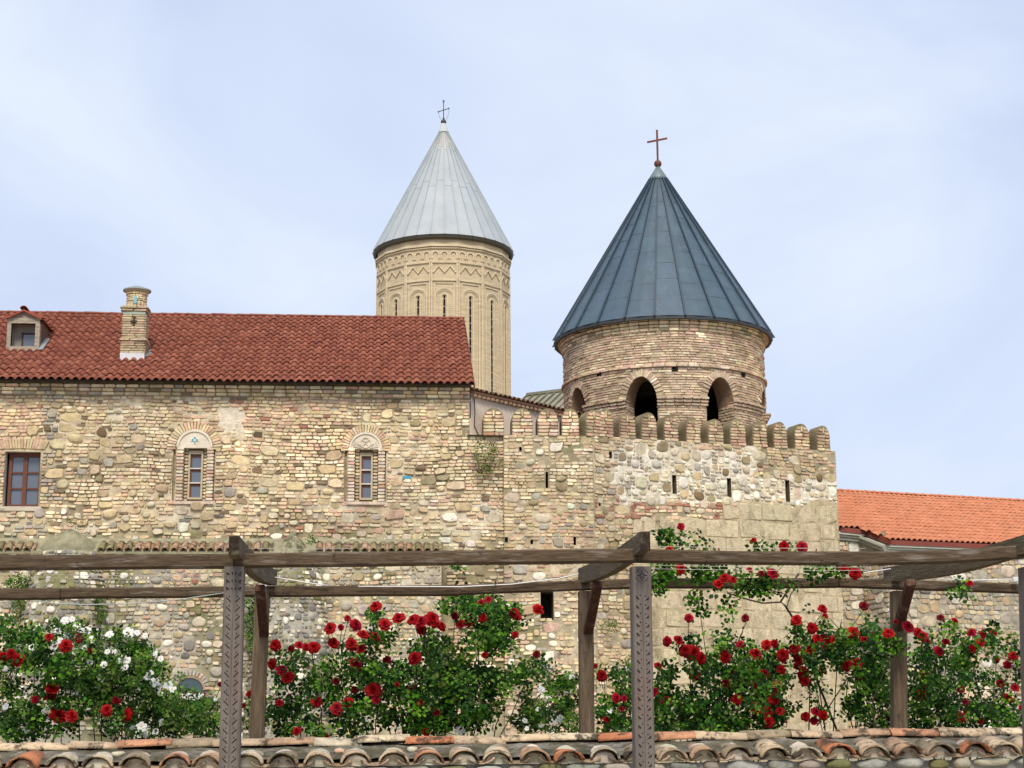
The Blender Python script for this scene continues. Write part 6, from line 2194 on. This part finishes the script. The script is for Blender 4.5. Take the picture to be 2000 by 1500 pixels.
bush('rose_bush', 'climbing rose with red blooms trained up over the pergola beams on the right', 1640, BY,
     [(1560, 1235, 30, 20, .6), (1590, 1275, 40, 26, .9), (1640, 1230, 45, 24, .7), (1660, 1270, 55, 34, 1.3), (1700, 1240, 34, 24, .9), (1705, 1320, 36, 50, 1.3), (1680, 1350, 26, 40, 1.0), (1590, 1330, 22, 34, .6), (1715, 1395, 30, 30, 1.2), (1595, 1385, 12, 30, .4), (1750, 1255, 22, 20, .9, 13.05, .05),
      (1285, 1130, 16, 26, 1.0, 12.9, .2), (1320, 1112, 34, 12, .9, 12.8, .25), (1390, 1118, 40, 14, 1.0, 12.8, .25), (1440, 1140, 40, 18, 1.0, 12.9, .2), (1430, 1185, 16, 10, .7, 13.3, .2), (1520, 1140, 28, 18, 1.0, 12.9, .2), (1600, 1112, 45, 11, .9, 12.8, .2), (1318, 1050, 26, 20, .9, 12.2, .2), (1370, 1068, 22, 8, .6, 12.2, .2), (1480, 1068, 22, 9, .8, 12.2, .2), (1540, 1062, 20, 10, .6, 12.2, .2), (1655, 1112, 22, 9, .8, 12.8, .2), (1360, 1165, 8, 24, .5, 13.2, .1)],
     [(1330, 1029, 7, 12.1), (1472, 1056, 6, 12.1), (1530, 1067, 11, 12.1), (1566, 1069, 11, 12.1), (1328, 1112, 12, 12.5), (1508, 1121, 13, 12.5), (1403, 1142, 12, 12.7), (1416, 1130, 11, 12.7), (1430, 1133, 9, 12.7), (1487, 1121, 8, 12.6, 1), (1464, 1114, 7, 12.6), (1308, 1072, 7, 12.3), (1404, 1074, 4, 12.2), (1594, 1075, 4, 12.2), (1606, 1190, 10), (1611, 1205, 7), (1556, 1212, 12), (1587, 1227, 12), (1552, 1267, 12), (1580, 1269, 12), (1557, 1289, 11), (1596, 1249, 12), (1611, 1256, 16), (1628, 1252, 12), (1556, 1302, 9), (1567, 1317, 14), (1572, 1332, 11), (1608, 1312, 8), (1687, 1184, 9), (1666, 1237, 12), (1687, 1251, 9), (1670, 1120, 11, 12.6), (1648, 1110, 9, 12.6), (1735, 1238, 12, 13.0), (1772, 1225, 12, 13.0), (1750, 1215, 6, 13.0), (1656, 1300, 12), (1672, 1297, 12), (1680, 1321, 7), (1574, 1400, 10), (1592, 1392, 10), (1607, 1398, 9), (1590, 1408, 8), (1687, 1356, 7, 14.0, 1), (1704, 1239, 4)],
     [], .043, 215)
bush('rose_bush', 'loose rose bush with scattered red blooms at the right edge', 1870, BY,
     [(1800, 1265, 30, 22, .9), (1790, 1330, 30, 45, 1.0), (1845, 1300, 40, 26, .9), (1830, 1360, 45, 34, 1.3), (1840, 1410, 55, 20, 1.3), (1890, 1265, 38, 28, 1.0), (1950, 1255, 30, 24, .8), (1985, 1290, 24, 30, .8), (1900, 1320, 34, 30, .7), (1945, 1390, 45, 30, 1.1), (1890, 1385, 30, 30, 1.0), (1960, 1335, 30, 30, .6), (1845, 1226, 20, 12, .6), (1875, 1150, 20, 16, .8, 13.1, .08), (1985, 1400, 30, 30, 1.0), (1770, 1390, 18, 36, 1.0)],
     [(1792, 1236, 10), (1802, 1243, 10), (1811, 1254, 7), (1837, 1207, 7), (1864, 1215, 8), (1847, 1254, 8), (1832, 1273, 11), (1898, 1237, 9), (1919, 1238, 10), (1940, 1236, 9), (1916, 1256, 10), (1898, 1267, 9), (1979, 1282, 10), (1946, 1288, 9), (1967, 1299, 9), (1804, 1320, 11), (1800, 1357, 11), (1810, 1348, 8), (1877, 1347, 9), (1885, 1372, 7), (1876, 1401, 10), (1886, 1392, 7), (1955, 1336, 10), (1982, 1344, 9), (1967, 1364, 10), (1894, 1140, 7, 13.0), (1893, 1130, 4, 13.0), (1915, 1410, 7), (1997, 1308, 6), (1997, 1383, 7), (1848, 1223, 4), (1856, 1274, 4)],
     [], .041, 217)
# a thick old cane of the climbing rose, bare against the stone
cane = [o for o in bpy.data.objects if o.name.startswith('rose_bush') and 'climbing' in o.get('label', '')][0]
for path, r in (([(1640, 1440), (1600, 1340), (1560, 1225), (1535, 1185), (1525, 1175), (1560, 1120)], .016), ([(1525, 1176), (1490, 1178), (1465, 1172), (1420, 1158)], .012), ([(1535, 1190), (1545, 1160), (1560, 1140)], .008), ([(1600, 1410), (1655, 1325), (1670, 1322), (1680, 1410)], .008)):
    MB().tube([at(x, y, 14.55 if y > 1210 else 13.9) for x, y in path], r * .62, 6, (0.065, 0.05, 0.035)).build('old_cane', M['stem'], cane)

# ------------------------------------------------------------------ weeds and ivy on the masonry
def weed(label, px, py, rx, ry, Y, n, size, seed, pal=GREENS, young=.4):
    nr = np.random.default_rng(seed)
    c = at(px, py, Y)
    t = thing('wall_plant', label, 'plant', (c.x, c.y, c.z), 'plants growing on the masonry')
    P = []
    rng = random.Random(seed)
    for _ in range(n):
        r, a = sqrt(rng.random()), rng.uniform(0, 6.28)
        P.append(at(px + rx * r * cos(a), py + ry * r * sin(a), Y - rng.uniform(0, .22)))
    leaf_mesh('foliage', P, size, nr, t, pal, young, leaflets=3)
DRY = np.array([(0.12, 0.12, 0.045), (0.09, 0.11, 0.035), (0.16, 0.14, 0.06)], np.float32)
weed('dry weeds growing at the foot of the leftmost merlon', 952, 888, 28, 36, 39.85, 150, .05, 301, DRY, .3)
weed('small green tuft on the wall below the leftmost merlon', 948, 920, 14, 12, 39.85, 40, .05, 302)
weed('ivy on the wall between the left carved post and its rear post', 492, 1215, 16, 62, 39.2, 240, .06, 303)
weed('bright green shrub growing behind the left end of the beams', 35, 1140, 24, 18, 39.2, 130, .06, 304)
weed('green ivy left of the domed buttress below the rear beam', 36, 1195, 14, 26, 39.2, 110, .05, 305)
weed('dark ivy right of the domed buttress below the rear beam', 192, 1190, 13, 32, 39.1, 120, .05, 306)
weed('small weed beside the pointed buttress cap', 608, 1055, 12, 10, 39.1, 28, .05, 307)
weed('mossy tuft on the bastion beside the right carved post', 1192, 1222, 20, 14, 39.8, 60, .045, 308, DRY, .5)
weed('dry weeds round the domed buttress cap', 135, 1022, 55, 10, 39.5, 46, .04, 309, DRY, .15)
